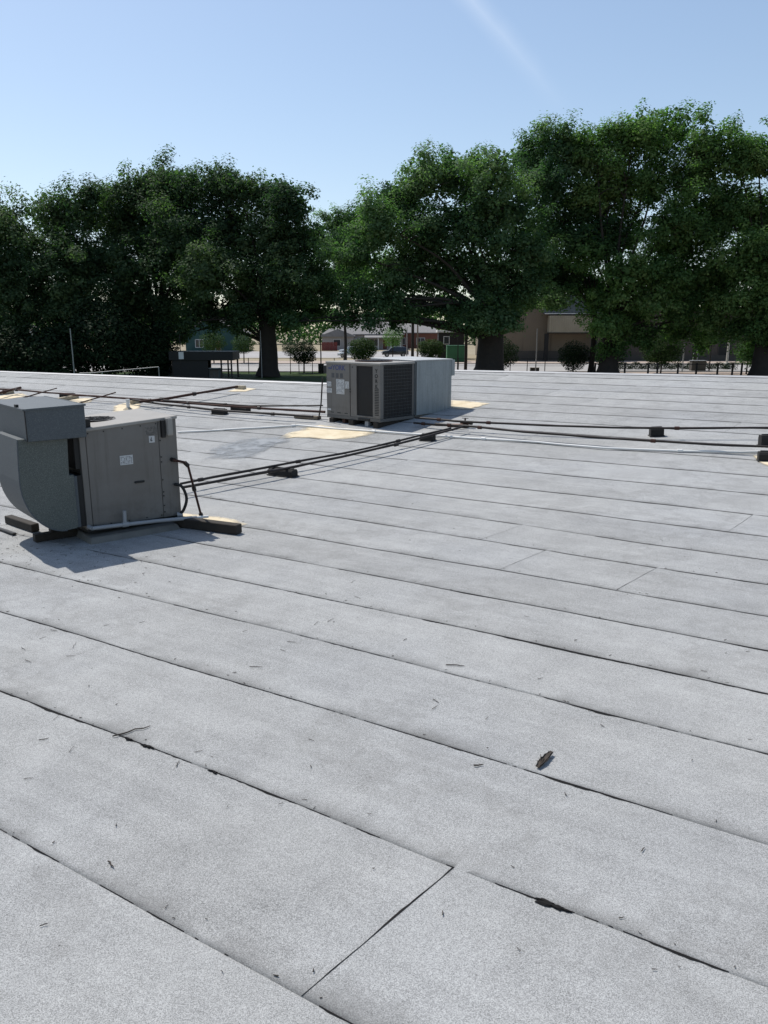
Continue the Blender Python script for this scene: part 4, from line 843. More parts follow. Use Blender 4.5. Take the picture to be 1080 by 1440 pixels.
# ------------------------------------------------------------------ trees
M_bark = wear('oak_bark', (0.0165, 0.01375, 0.011), (0.04125, 0.0341, 0.0275), .95, 0, scale=3, fine=22, bump=.9)
F_dark = foliage('foliage_dark', [(.028, .056, .032), (.066, .108, .052), (.135, .180, .085)], .46)
F_mid = foliage('foliage_mid', [(.034, .076, .040), (.088, .150, .068), (.165, .23, .11)], .48)
F_light = foliage('foliage_light', [(.042, .090, .034), (.105, .180, .062), (.19, .265, .105)], .50)
F_shrub = foliage('foliage_shrub', [(.018, .038, .014), (.042, .075, .022), (.085, .125, .04)], .26)
F_hedge = foliage('foliage_hedge', [(.008, .018, .008), (.018, .034, .014), (.035, .055, .02)], .2)
def leaf_mesh(name, cen, nor, size, tint, m, parent=None):
    n = len(cen); rg = np.random.RandomState(n % 9973 + 3)
    nor = nor / (np.linalg.norm(nor, axis=1, keepdims=True) + 1e-9)
    a = rg.normal(size=(n, 3)); a -= nor * (a * nor).sum(1, keepdims=True); a /= np.linalg.norm(a, axis=1, keepdims=True) + 1e-9
    b = np.cross(nor, a); L = size[:, None] * .5; Wd = L * rg.uniform(.45, .75, (n, 1))
    fold = nor * L * .18
    v = np.stack([cen - a * L, cen + b * Wd + fold, cen + a * L, cen - b * Wd + fold], 1).reshape(-1, 3)
    me = bpy.data.meshes.new(name)
    me.vertices.add(4 * n); me.vertices.foreach_set('co', v.astype(np.float32).ravel())
    me.loops.add(4 * n); me.loops.foreach_set('vertex_index', np.arange(4 * n, dtype=np.int32))
    me.polygons.add(n); me.polygons.foreach_set('loop_start', np.arange(0, 4 * n, 4, dtype=np.int32))
    try: me.polygons.foreach_set('loop_total', np.full(n, 4, dtype=np.int32))
    except Exception: pass
    at = me.attributes.new('tint', 'FLOAT', 'FACE'); at.data.foreach_set('value', np.clip(tint, 0, 1).astype(np.float32))
    me.update(calc_edges=True); me.materials.append(m)
    return link(bpy.data.objects.new(name, me), parent)
def crown_points(lobes, rg, per, dens, leaf, flat=.8):
    """leaf sprays gathered in twiggy clumps over and inside each bough"""
    cs, ns, ts, ks = [], [], [], []
    for (x, y, z, r) in lobes:
        lt = rg.normal(0, .13)
        nc = max(5, int(per * (r / 3.4) ** 1.6))
        m = int(60 * r ** 2); p = rg.normal(size=(m, 3)); p /= np.linalg.norm(p, axis=1, keepdims=True)     # the leafy middle of the bough
        cs.append(np.array([x, y, z]) + p * rg.uniform(0, 1, (m, 1)) ** .5 * r * np.array([.82, .82, .76])); ns.append(p * .6 + rg.normal(size=(m, 3)) * .6 + np.array([0, 0, .4]))
        ts.append(rg.normal(.42, .2, m) + lt); ks.append(np.ones(m))
        for _ in range(nc):
            d = rg.normal(size=3); d[2] = d[2] * .9 + .18; d /= np.linalg.norm(d)
            cc = np.array([x, y, z]) + d * r * rg.uniform(.3, 1.12) * np.array([1, 1, flat])
            cr = rg.choice([.55, .8, 1.05, 1.35]) * rg.uniform(.8, 1.15) * (.72 + .09 * r)
            m = int(dens * cr ** 2 * rg.uniform(.7, 1.25))
            p = rg.normal(size=(m, 3)); p /= np.linalg.norm(p, axis=1, keepdims=True)
            rad = rg.uniform(0, 1, (m, 1)) ** .45
            ax = d * .8 + rg.normal(size=3) * .6 + np.array([0, 0, .1]); ax /= np.linalg.norm(ax)
            q = cc + (p * np.array([.85, .85, .62]) + ax * (p @ ax)[:, None] * .75) * rad * cr
            stray = rg.uniform(size=m) < .10
            q[stray] += rg.normal(size=(stray.sum(), 3)) * cr * .22
            cs.append(q); ns.append(p * .7 + d * .2 + np.array([0, 0, .75]) + rg.normal(size=(m, 3)) * .38)
            ks.append(np.zeros(m))
            ts.append(np.full(m, rg.normal(.48, .18) + lt) + rg.normal(size=m) * .15)
    return np.concatenate(cs), np.concatenate(ns), np.concatenate(ts), np.concatenate(ks)
def limbs(b, base_r, H, lobes, rg, lean=0., fork=None):
    """trunk with root flare, then boughs that reach into the crown"""
    fk = fork or H * .30
    pts, rr = [], []
    for i in range(7):
        t = i / 6; pts.append((lean * t + .12 * math.sin(3 * t), .1 * math.sin(5 * t), t * fk)); rr.append(base_r * (1.45 if i == 0 else 1.12 - .30 * t))
    b.tube(pts, rr, 12)
    top = Vector(pts[-1])
    order = sorted(lobes, key=lambda l: l[2])
    for (x, y, z, r) in order:
        e = Vector((x, y, z)); st = top.copy()
        if z < fk: st = Vector(pts[4])
        mid = st.lerp(e, .5) + Vector((rg.uniform(-.6, .6), rg.uniform(-.6, .6), rg.uniform(.2, 1.2)))
        r0 = min(.26, base_r * rg.uniform(.2, .3))
        P = arc([st - Vector((0, 0, .4)), st.lerp(mid, .5), mid, e], 3)
        b.tube(P, [r0 * (1 - .85 * i / (len(P) - 1)) for i in range(len(P))], 7)
        for _ in range(4):
            d = Vector(rg.normal(size=3)); d.z = abs(d.z) * .6; d = d.normalized() * r * .85
            s_ = mid.lerp(e, rg.uniform(.3, 1))
            b.tube([s_, s_ + d * .5 + Vector((0, 0, .15)), s_ + d], [r0 * .35, r0 * .22, r0 * .06], 5)
TREE_INFO = {
 'L0': ('large dark oak standing beyond the left edge of the view', F_dark),
 'L1': ('leftmost dark oak with low foliage hanging to the roof line', F_dark),
 'L2': ('broad dark oak second from left, its wide trunk behind the white handrail', F_dark),
 'L3': ('dark oak left of the sky gap, with thick trunk on the grass beside the street', F_dark),
 'M1': ('smaller hazy tree filling the notch between the left and right oak groups', F_mid),
 'R1': ('wide spreading oak right of the gap, its massive forked trunk beside the pale duct box', F_mid),
 'R2': ('slender tree behind the wide oak, thin trunk in front of the ribbed canopy', F_mid),
 'R3': ('tallest bright green oak with low boughs hanging before the brown wall', F_light),
 'R4': ('green oak at the right frame edge with trunk beyond the end of the railing', F_light),
 'R5': ('large green oak standing beyond the right edge of the view', F_light)}
LEAF_N = {'L0': 16, 'R5': 16, 'M1': 46}
for key in ('L0', 'L1', 'L2', 'L3', 'M1', 'R1', 'R2', 'R3', 'R4', 'R5'):
    T = TREES[key]; rg = np.random.RandomState(sum(map(ord, key)) * 13)
    lab, mat_ = TREE_INFO[key]
    t = thing('oak_tree', lab, 'tree', (T['x'], T['y'], GZ), 0, 'large trees beyond the roof')
    b = MB(); limbs(b, T['w'], max(l[2] for l in T['lobes']), [tuple(l) for l in T['lobes']], rg, fork=(6.5 if key[0] == 'R' and key != 'R2' else None))
    b.build('trunk', M_bark, t, smooth=True)
    cen, nor, tint, core = crown_points(T['lobes'], rg, LEAF_N.get(key, 46), 170, .3)
    size = rg.uniform(.17, .36, len(cen)) * (1 + .8 * core) * (1.25 if key in ('L0', 'R5') else 1)
    leaf_mesh('crown', cen, nor, size, tint, mat_, t)

def ball_shrub(x, y, z, r, stem, label, m=F_shrub, name='clipped_shrub', squash=.9, n=5200, seed=1, group=None, cat='shrub', loose=.05, leaf=(.07, .14)):
    rg = np.random.RandomState(seed); t = thing(name, label, cat, (x, y, GZ), 0, group)
    zc = z - GZ
    p = rg.normal(size=(n, 3)); p /= np.linalg.norm(p, axis=1, keepdims=True)
    bump = 1 + .10 * np.sin(p[:, :1] * 5 + seed) * np.sin(p[:, 1:2] * 4.3 + seed * 2) + .08 * np.sin(p[:, 2:] * 9 + seed)
    rad = rg.uniform(0, 1, (n, 1)) ** .28 * bump
    q = p * rad * r * np.array([1, 1, squash]); st = rg.uniform(size=n) < loose * 2; q[st] *= rg.uniform(1, 1.25, (st.sum(), 1))
    q[:, 2] += zc
    q[:, 2] = np.maximum(q[:, 2], .05)
    leaf_mesh('foliage', q, p * .7 + np.array([0, 0, .4]) + rg.normal(size=(n, 3)) * .45, rg.uniform(leaf[0], leaf[1], n) * (1 + r * .25), rg.normal(.42, .2, n), m, t)
    if stem:
        b = MB(); b.tube([(0, 0, 0), (.03, 0, zc * .5), (0, 0, zc)], [.09, .075, .06], 8)
        for k in range(4):
            a = k * 1.7; b.tube([(0, 0, zc - r * .5), (math.cos(a) * r * .5, math.sin(a) * r * .5, zc)], [.05, .02], 6)
        b.build('stem', M_bark, t, smooth=True)
    return t
SG = 'round shrubs along the street'
for (x, y, z, r, sq, m, n, lab) in (
    ((-9.011), 88, (-0.145), 1.50, .88, F_hedge, 5200, 'dark round clipped shrub on stems left of the middle unit, right of the oak trunk'),
    ((-2.392), 88, 0.245, 1.65, .80, F_shrub, 6000, 'bright round shrub above the middle unit, in front of the pale sedan'),
    (5.263, 88, 0.245, 1.50, .78, F_shrub, 5600, 'bright round shrub above the pale duct box, left of the green bin'),
    (13.049, 89, (-0.253), 2.25, .78, F_hedge, 6500, 'dark shrub merging with the massive forked oak trunk on its right side'),
    (21.049, 87, (-0.425), 1.75, .92, F_hedge, 6000, 'dark round shrub on a stem in front of the tan wall below the ribbed canopy'),
    (30.825, 87, 0.038, 2.15, .72, F_shrub, 6500, 'wide round shrub with lit top behind the dark railing'),
    (39.900, 86, (-0.087), 1.35, 1.05, F_mid, 2600, 'small loose shrub behind the right end of the railing'),
    (25.358, 88, (-0.301), 1.75, 1.3, F_hedge, 5200, 'tall dark bush round the foot of the tallest oak'),
    ((-24.314), 112, 0.547, 1.9, .8, F_shrub, 4200, 'sunlit shrub above the dark open shed, in front of the teal house'),
    ((-20.196), 113, 0.332, 1.7, .85, F_shrub, 4000, 'sunlit shrub between the dark open shed and the thick oak trunk'),
    (1.414, 128, 1.184, 1.75, 1.0, F_light, 3000, 'yellow green young tree just above the dark parked car'),
    ((-16.021), 134, (-0.763), 1.5, .8, F_hedge, 2500, 'low bush in the sun just right of the thick oak trunk')):
    ball_shrub(x, y, z, r, True, lab, m, squash=sq, n=n, seed=int(x * 7 + 300) % 97 + 2, group=SG, loose=.06 if r < 1.5 else .02)
ball_shrub((-33.057), 76, (-0.406), 4.2, False, 'low dark hedge mass at the left behind the roof edge', F_hedge, 'hedge_bush', .72, 9000, 31, leaf=(.12, .22))
ball_shrub((-27.565), 78, 1.385, 4.0, False, 'dark rounded bush with a lit arched top left of the wide oak trunk', F_hedge, 'hedge_bush', .92, 9000, 37, leaf=(.12, .24))
ball_shrub((-23.923), 80, (-0.056), 3.0, False, 'dark bush behind the white handrail', F_hedge, 'hedge_bush', .8, 6000, 41, leaf=(.12, .22))
ball_shrub((-35.875), 74, (-0.003), 3.0, False, 'dark bush at the left frame edge below the hanging oak foliage', F_hedge, 'hedge_bush', .9, 6000, 43, leaf=(.12, .22))
# low planting in front of the brown wall, and the far wood behind the houses
rg = np.random.RandomState(77)
n = 9000; px_ = rg.uniform(26.514, 42.612, n); base = np.abs(np.sin(px_ * 1.9)) * .5 + .35
q = np.stack([px_, rg.uniform(94, 95.4, n), GZ + .12 + rg.uniform(0, 1, n) * base], 1)
tag(leaf_mesh('ground_cover', q, rg.normal(size=(n, 3)) * .6 + np.array([0, 0, .6]), rg.uniform(.09, .17, n), rg.normal(.35, .2, n), F_hedge), 'low strip of shrubs in front of the brown wall', 'planting', kind='stuff')
n = 46000; xw = rg.uniform(-190, 210, n); top = 12 + .02 * np.clip(xw, 0, 200) + 2.6 * np.sin(xw * .11) + 2.0 * np.sin(xw * .29 + 1) + 1.2 * np.sin(xw * .71)
q = np.stack([xw, 262 + rg.uniform(-9, 9, n), GZ + rg.uniform(0, 1, n) ** .8 * top], 1)
tag(leaf_mesh('far_wood', q, rg.normal(size=(n, 3)) * .7 + np.array([0, -.2, .5]), rg.uniform(.8, 1.6, n), np.sin(xw * .5) * .15 + rg.normal(.42, .18, n), F_mid), 'belt of trees far behind the houses', 'wood', kind='stuff')

# ------------------------------------------------------------------ buildings behind the street
M_tan = wear('tan_wall', (0.1548, 0.122, 0.0863), (0.1904, 0.1548, 0.1101), .9, 0, scale=.7, fine=12, bump=.1)
M_brown = wear('brown_wall', (0.0765, 0.0612, 0.051), (0.0969, 0.07905, 0.0663), .9, 0, scale=.7, fine=14, bump=.1)
M_lowwall = wear('wall_base', (0.072, 0.063, 0.054), (0.096, 0.084, 0.072), .9, 0, scale=1, fine=14)
M_rib = wear('ribbed_metal', (0.306, 0.2639, 0.1913), (0.3978, 0.3518, 0.26), .6, .1, scale=.8, fine=9, bump=.05)
M_slat = wear('slatted_panel', (0.091, 0.112, 0.119), (0.133, 0.1575, 0.1645), .6, .1, scale=1)
M_glass = wear('window_glass', (.02, .024, .028), (.04, .045, .05), .12, 0, scale=1, bump=0, spec=.6)
M_trim = wear('white_trim', (.52, .51, .49), (.64, .63, .6), .7, 0, scale=2)
M_roofg = wear('grey_shingles', (0.168, 0.16, 0.156), (0.256, 0.244, 0.236), .9, 0, scale=1.2, fine=7, bump=.3)
M_hwall = wear('house_wall', (0.288, 0.264, 0.248), (0.36, 0.336, 0.32), .9, 0, scale=.8)
M_brick = wear('red_brown_wall', (.13, .055, .04), (.20, .085, .06), .9, 0, scale=1.5, fine=10)
M_teal = wear('teal_wall', (0.018, 0.051, 0.048), (0.027, 0.069, 0.063), .85, 0, scale=.8)
M_redf = wear('red_fence', (0.12, 0.024, 0.02), (0.168, 0.04, 0.032), .85, 0, scale=1.4)
M_iron = wear('iron_railing', (.012, .011, .010), (.03, .027, .024), .6, .2, scale=3)
M_steel = wear('grey_steel', (.22, .22, .22), (.34, .34, .33), .5, .3, scale=3)
M_pole = wear('pale_pole', (.40, .37, .32), (.52, .48, .43), .6, .1, scale=2)
M_green = wear('green_bin', (0.021, 0.098, 0.0385), (0.035, 0.133, 0.056), .6, 0, scale=1.2)
M_found = wear('pale_concrete', (.42, .40, .36), (.52, .5, .46), .9)

st = thing('store_building', 'long low tan and brown commercial building behind the trees at right', 'building', (17.543, 121, GZ))
def sb(name, x0, x1, y0, y1, z0, z1, m, p=None, bev=0): return MB().box(x0, x1, y0, y1, z0, z1).build(name, m, p or st, bev)
xe = 72.366 - (17.543); xr = 33.771 - (17.543)
sb('wall', 0, xr, 0, 30, -.2, 9.6, M_tan)
sb('brown_wing', xr + .003, xe, .6, 30, -.2, 7.4, M_brown)
sb('wall_base', -.05, xr - .02, -.12, -.004, 0, 1.6, M_lowwall); sb('wall_base', xr + .02, xe, .45, .596, 0, .9, M_lowwall)
sb('parapet_cap', -.15, xr + .1, -.2, 30.1, 9.605, 9.8, M_trim); sb('parapet_cap', xr + .11, xe + .1, .4, 30.1, 7.405, 7.6, M_lowwall)
cx0, cx1 = 24.944 - (17.543), 32.016 - (17.543)
cz0, cz1 = 1.941 - GZ, 4.421 - GZ
can = sb('canopy', cx0, cx1, -1.6, -.13, cz0, cz1, M_rib)
w = (cx1 - cx0) / 22
for i in range(22): sb('rib', cx0 + i * w + .03, cx0 + i * w + w * .5, -1.66, -1.602, cz0 + .01, cz1 - .01, M_rib, can)
sb('canopy_edge', cx0 - .03, cx1 + .03, -1.70, -.14, cz0 - .14, cz0 - .004, M_dark, can)
sx0, sx1 = 24.232 - (17.543), 32.455 - (17.543)
pan = sb('upper_panel', sx0, sx1, -1.2, -.13, cz1 + .25, 7.553 - GZ, M_slat)
for i in range(18): x = sx0 + (i + .5) * (sx1 - sx0) / 18; sb('slat', x - .08, x + .08, -1.28, -1.203, cz1 + .3, 7.449 - GZ, M_slat, pan)
sb('panel_rail', sx0, sx1, -1.36, -1.285, cz1 + .22, cz1 + .36, M_trim, pan); sb('panel_rail', sx0, sx1, -1.36, -1.285, 7.553 - GZ - .05, 7.553 - GZ + .08, M_trim, pan)
for px in (24.670, 32.126): x = px - (17.543); sb('column', x - .28, x + .28, -1.5, -1.0, 0, cz0 - .15, M_dark)
for a, b, c, d in ((25.657, 31.139, 494, 470), (21.381, 23.793, 494, 474)):
    x0, x1 = a - (17.543), b - (17.543)
    f = sb('wall_panel', x0, x1, -.10, -.004, (463 - c) * .1088 + 4.8, (463 - d) * .1088 + 4.8, M_tan)
dx0, dx1 = 51.753 - (17.543), 53.617 - (17.543)
dr_ = sb('door', dx0, dx1, .52, .597, .2, 3.9, M_dark); sb('door_frame', dx0 - .12, dx1 + .12, .54, .598, .1, 4.05, M_lowwall, dr_)
for i in range(5):
    x = xr + 3 + i * 4.4
    if dx0 - 2.5 < x < dx1 + 1: continue
    wd = sb('window', x, x + 1.6, .50, .598, 4.3, 5.6, M_lowwall); sb('pane', x + .1, x + 1.5, .485, .499, 4.4, 5.5, M_glass, wd)

def house(name, label, x, y, w, d, h, rise, mw, mr, openings=(), over=.5, ridge='x'):
    t = thing(name, label, 'house', (x, y, GZ))
    MB().box(0, w, 0, d, -.2, h).build('wall', mw, t)
    r = MB()
    if ridge == 'x':
        i = min(w * .25, d * .5)
        r.add([(-over, -over, h), (w + over, -over, h), (w + over, d + over, h), (-over, d + over, h), (i, d / 2, h + rise), (w - i, d / 2, h + rise), (-over, -over, h - .18), (w + over, -over, h - .18), (w + over, d + over, h - .18), (-over, d + over, h - .18)],
              [(0, 1, 5, 4), (2, 3, 4, 5), (1, 2, 5), (3, 0, 4), (6, 7, 1, 0), (7, 8, 2, 1), (8, 9, 3, 2), (9, 6, 0, 3), (9, 8, 7, 6)])
    else:
        r.prism([(-over, h - .15), (w / 2, h + rise - .05), (w + over, h - .15), (w + over, h + .1), (w / 2, h + rise + .2), (-over, h + .1)], -over, d + over)
        MB().prism([(.02, h + .002), (w - .02, h + .002), (w / 2, h + rise - .1)], .0, d).build('gable', mw, t)
    r.build('roof', mr, t)
    for k, (kind, x0, x1, z0, z1) in enumerate(openings):
        f = MB().box(x0 - .1, x1 + .1, -.06, -.002, z0 - .1, z1 + .1).build(kind, M_trim, t)
        if kind == 'window':
            MB().box(x0, x1, -.075, -.061, z0, z1).build('pane', M_glass, f)
            MB().box((x0 + x1) / 2 - .04, (x0 + x1) / 2 + .04, -.09, -.076, z0, z1).build('mullion', M_trim, f)
        elif kind == 'garage_door':
            for j in range(4): MB().box(x0, x1, -.085, -.061, z0 + j * (z1 - z0) / 4 + .03, z0 + (j + 1) * (z1 - z0) / 4 - .03).build('panel', M_trim, f)
        else: MB().box(x0, x1, -.085, -.061, z0, z1).build('leaf', M_brick, f)
    return t
hA = house('house', 'pale house with broad grey hipped roof behind the parked sedan', (-14.462), 190, 4.476 - ((-14.462)), 14, 3.7, 4.0, M_hwall, M_roofg,
      (('window', 3.4, 5.2, 1.0, 2.5), ('garage_door', 6.6, 9.2, .1, 2.6), ('window', 11.2, 13, .9, 2.5), ('door', 14.2, 15.2, .1, 2.3), ('window', 16.2, 18, .9, 2.4)))
wing = MB(); wing.prism([(-.6, 3.35), (3.6, 4.9), (7.6, 3.35), (7.6, 3.1), (-.6, 3.1)], -3.6, 4); wing.build('porch_roof', M_roofg, hA)
MB().box(-.2, 7.2, -3.0, -.07, -.2, 3.09).build('front_wing', M_hwall, hA)
f = MB().box(2.4, 4.2, -3.06, -3.002, .9, 2.5).build('window', M_trim, hA); MB().box(2.5, 4.1, -3.08, -3.061, 1.0, 2.4).build('pane', M_glass, f)
pr = MB().hexa([(9.8, -2.6, 2.75), (18.6, -2.6, 2.75), (18.6, -.07, 3.3), (9.8, -.07, 3.3)], [(9.8, -2.6, 2.95), (18.6, -2.6, 2.95), (18.6, -.07, 3.5), (9.8, -.07, 3.5)]).build('porch_roof', M_roofg, hA)
for x in (10.1, 13, 16, 18.3): MB().box(x, x + .2, -2.5, -2.3, -.05, 2.74).build('porch_post', M_trim, hA)
house('house', 'dark red brown house with pale grey roof right of the hipped house', 1.479, 204, 12.5, 12, 4.0, 3.2, M_brick, M_roofg, (('window', 2, 4, 1, 2.6), ('window', 7, 9, 1, 2.6)))
house('house', 'teal gabled house glimpsed under the left oaks', (-43.329), 172, 11.5, 14, 3.9, 3.6, M_teal, M_roofg, (('window', 2.2, 3.8, 1, 2.6), ('door', 6.6, 7.6, .1, 2.3)), ridge='y')
house('house', 'white sunlit house glimpsed at the far left frame edge', (-95.691), 176, 13, 12, 5.2, 2.4, M_trim, M_roofg, (('window', 8, 9.6, 1.2, 2.6),))
# red board fence between the houses
rf = thing('board_fence', 'red board fence in front of the hipped house', 'fence', ((-14.113), 178, GZ))
fw = (-10.565) - ((-14.113))
for i in range(12): MB().box(i * fw / 12 + .012, (i + 1) * fw / 12 - .012, -.02, .02, .05, 1.95 + .03 * (i % 3)).build('board', M_redf, rf)
MB().box(0, fw, .022, .08, .4, .5).build('rail', M_redf, rf); MB().box(0, fw, .022, .08, 1.5, 1.6).build('rail', M_redf, rf)

# ------------------------------------------------------------------ parked cars
def paint(name, c, r=.25):
    t = NT(name); p = t.n('ShaderNodeTexCoord').outputs['Object']; n1 = t.noise(p, 3, 3)
    b = t.bsdf(t.mix(n1, c4([k * .9 for k in c]), c4(c)), r, .2, None, spec=.5); b.inputs['Coat Weight'].default_value = .5
    return t.done(b)
M_tyre = wear('tyre', (.012, .012, .012), (.025, .025, .025), .85)
M_rim = wear('wheel_rim', (.3, .3, .3), (.42, .42, .42), .35, .7)
M_lamp = wear('headlight_glass', (.5, .5, .5), (.65, .65, .65), .15)
M_tail = wear('tail_light', (.25, .01, .01), (.35, .02, .02), .2)
def car(label, loc, rz, m, suv=False, cat='car'):
    t = thing('parked_car', label, cat, loc, rz, 'cars parked near the houses')
    L = 4.7 if suv else 4.6; hw = .92 if suv else .88
    if suv: low = [(0, .42), (.1, .95), (.25, 1.06), (1.35, 1.16), (L - .15, 1.16), (L - .02, .9), (L, .42)]; cab = [(1.15, 1.15), (1.75, 1.70), (2.2, 1.78), (4.1, 1.76), (4.45, 1.66), (4.62, 1.15)]
    else: low = [(0, .35), (.03, .62), (.15, .78), (1.2, .93), (3.6, .98), (L - .1, .96), (L, .75), (L - .02, .36)]; cab = [(1.05, .92), (1.85, 1.38), (2.3, 1.46), (3.0, 1.44), (3.45, 1.33), (4.15, .97)]
    b = MB(); n = len(low); vs = []
    for y, k in ((-hw, .0), (-hw * .93, 1), (hw * .93, 1), (hw, .0)):
        for (x, z) in low:
            vs.append((x + (.02 if k else 0), y, z if z < .5 else z - (.10 if not k else 0)))
    fs = [tuple(range(n))[::-1], tuple(3 * n + i for i in range(n))]
    for r in range(3): fs += [(r * n + i, r * n + (i + 1) % n, (r + 1) * n + (i + 1) % n, (r + 1) * n + i) for i in range(n)]
    b.add(vs, fs); b.build('body', m, t, .03, smooth=True, seg=2)
    n = len(cab); zc = max(z for x, z in cab); z0 = cab[0][1]; vs = []
    for sgn in (-1, 1):
        for (x, z) in cab: vs.append((x, sgn * (hw * .93 - (z - z0) / (zc - z0) * .20), z))
    MB().add(vs, [tuple(range(n))[::-1], tuple(n + i for i in range(n))] + [(i, (i + 1) % n, n + (i + 1) % n, n + i) for i in range(n)]).build('cabin', m, t, .02, smooth=True, seg=2)
    lerp = lambda a, b_, q: a + (b_ - a) * q
    for sgn in (-1, 1):
        for (xa, xb) in ((.30, .50), (.53, .76)):
            xs = [lerp(cab[0][0], cab[-1][0], xa), lerp(cab[0][0], cab[-1][0], xb)]
            def P(x, z): y = hw * .93 - (z - z0) / (zc - z0) * .20; return (x, sgn * (y + .006), z)
            def Pi(x, z): y = hw * .93 - (z - z0) / (zc - z0) * .20; return (x, sgn * (y - .02), z)
            zt_ = zc - .10; zb = z0 + .07; ix = .16 if xa < .4 else 0
            q = [(xs[0], zb), (xs[1], zb), (xs[1] - (.14 if xa > .4 else 0), zt_), (xs[0] + ix * 1.6, zt_)]
            MB().hexa([Pi(*k) for k in q], [P(*k) for k in q]).build('side_window', M_glass, t)
    for (i0, i1, nm) in ((0, 1, 'windscreen'), (n - 1, n - 2, 'rear_window')):
        a, c = cab[i0], cab[i1]; q = []
        for f_ in (.12, .90):
            x, z = lerp(a[0], c[0], f_), lerp(a[1], c[1], f_); y = hw * .93 - (z - z0) / (zc - z0) * .20 - .08
            dx = -.012 if i0 == 0 else .012
            q.append(((x + dx, -y, z + .008), (x + dx, y, z + .008), (x - dx, -y, z - .008), (x - dx, y, z - .008)))
        MB().hexa([q[0][2], q[0][3], q[1][3], q[1][2]], [q[0][0], q[0][1], q[1][1], q[1][0]]).build(nm, M_glass, t)
    wr = .37 if suv else .33
    for x in (.88, L - .95):
        for sgn in (-1, 1):
            y0, y1 = sgn * (hw - .20), sgn * (hw + .012)
            wt = MB().tube([(x, y0, wr), (x, y0 + (y1 - y0) * .15, wr), (x, y0 + (y1 - y0) * .85, wr), (x, y1, wr)], [wr * .92, wr, wr, wr * .92], 20).build('wheel', M_tyre, t, smooth=True)
            MB().tube([(x, y1 - sgn * .02, wr), (x, y1 + sgn * .008, wr)], [wr * .66, wr * .6], 16).build('rim', M_rim, wt)
    for sgn in (-1, 1):
        zz_ = (.82, .95) if suv else (.62, .74)
        MB().box(-.02 + .05, .16, min(sgn * .52, sgn * .84), max(sgn * .52, sgn * .84), *zz_).build('headlight', M_lamp, t)
        MB().box(L - .12, L + .005, min(sgn * .55, sgn * .84), max(sgn * .55, sgn * .84), zz_[0], zz_[1] + .1).build('tail_light', M_tail, t)
        MB().box(cab[0][0] + .35, cab[0][0] + .5, min(sgn * (hw + .0), sgn * (hw + .17)), max(sgn * (hw + .0), sgn * (hw + .17)), z0 + .05, z0 + .18).build('wing_mirror', m, t, .02)
    return t
PW, PB = paint('silver_white_paint', (.58, .62, .64)), paint('dark_blue_paint', (.022, .027, .037))
car('pale silver sedan side on, half hidden behind the bright round shrub', ((-8.131), 137.5, GZ + .01), 0, PW)
car('white car behind the silver sedan, in front of the pale house', ((-9.047), 158, GZ + .01), R_(8), paint('white_paint', (.68, .69, .68)))
car('dark sport utility vehicle parked side on, right of the yellow green young tree', ((-0.381), 140, GZ + .01), R_(3), PB, True, 'suv')

# ------------------------------------------------------------------ street furniture, railings, posts
def fence(label, xs, y, h, rails, m, rx, name='street_fence', pw=.06):
    t = thing(name, label, 'fence', (xs[0], y, GZ))
    for x in xs: MB().box(x - xs[0] - pw / 2, x - xs[0] + pw / 2, -pw / 2, pw / 2, -.05, h).build('post', m, t)
    for z in rails: MB().box(xs[0] - xs[0] - .1, xs[-1] - xs[0] + .1, -rx / 2 - pw / 2 - .004, -pw / 2 - .002, z - rx / 2, z + rx / 2).build('rail', m, t)
    return t
fence('dark iron railing along the pavement at the right', [22.683, 25.880, 28.392, 29.381, 31.589, 33.568, 35.851, 37.450, 38.439, 40.114, 43.006, 45.670, 48.715], 84, 1.30, (.14, 1.16), M_iron, .07, pw=.16)
fence('thin chain link fence posts with wires along the lawn at left and centre', [(-23.379), (-19.638), (-16.131), (-14.885), (-13.092), (-10.287), (-9.352), (-7.871), (-5.455), (-1.559), 2.338, 8.183, 10.910, 13.871, 15.742, 17.690, 20.262], 86, 1.75, (.9, 1.7), M_iron, .03, pw=.075)
def pole(name, label, x, y, z1, r, m, cat='pole', head=None, base=None, arm=None):
    t = thing(name, label, cat, (x, y, GZ))
    MB().tube([(0, 0, 0), (.02, 0, (z1 - GZ) * .5), (0, 0, z1 - GZ)], [r, r * .92, r * .8], 10).build('pole', m, t, smooth=True)
    if base: MB().tube([(0, 0, 0), (0, 0, .75), (0, 0, .8)], [base, base, base * .9], 12).build('base', M_found, t, smooth=True)
    if head: MB().box(-.6, .25, -.15, .15, z1 - GZ, z1 - GZ + .18).build('lamp_head', M_steel, t, .03)
    if arm: MB().box(-1.1, 1.1, -.06, .06, z1 - GZ - .7, z1 - GZ - .55).build('cross_arm', M_bark, t)
    return t
pole('utility_pole', 'dark wooden utility pole right of the parked dark car', 4.531, 125, 6.542, .26, M_bark, arm=1)
pole('wood_post', 'brown wooden post left of the bright shrub above the duct box', 5.111, 120, 3.256, .13, M_wood)
pole('metal_post', 'thin grey post in front of the dark parked car', 3.422, 118, 2.521, .09, M_steel)
pole('wood_post', 'thick dark post beside the green bin, left of the massive trunk', 9.066, 87, 1.879, .19, M_wetwood)
pole('metal_post', 'thin dark post in front of the green bin', 8.105, 86.3, 1.734, .06, M_iron)
pole('sign_post', 'dark post with a box at its foot left of the middle unit', (-7.016), 87, 1.879, .075, M_bark)
pole('light_pole', 'pale lamp pole on a concrete base behind the railing at right', 42.455, 97, 3.346, .14, M_pole, 'lamp pole', head=1, base=.34)
pole('light_pole', 'thin dark lamp pole in front of the brown wall', 37.433, 90, 3.042, .07, M_iron, 'lamp pole', head=1)
pole('metal_post', 'grey metal post at the right end of the wide lit shrub', 35.097, 92, 0.878, .08, M_steel)
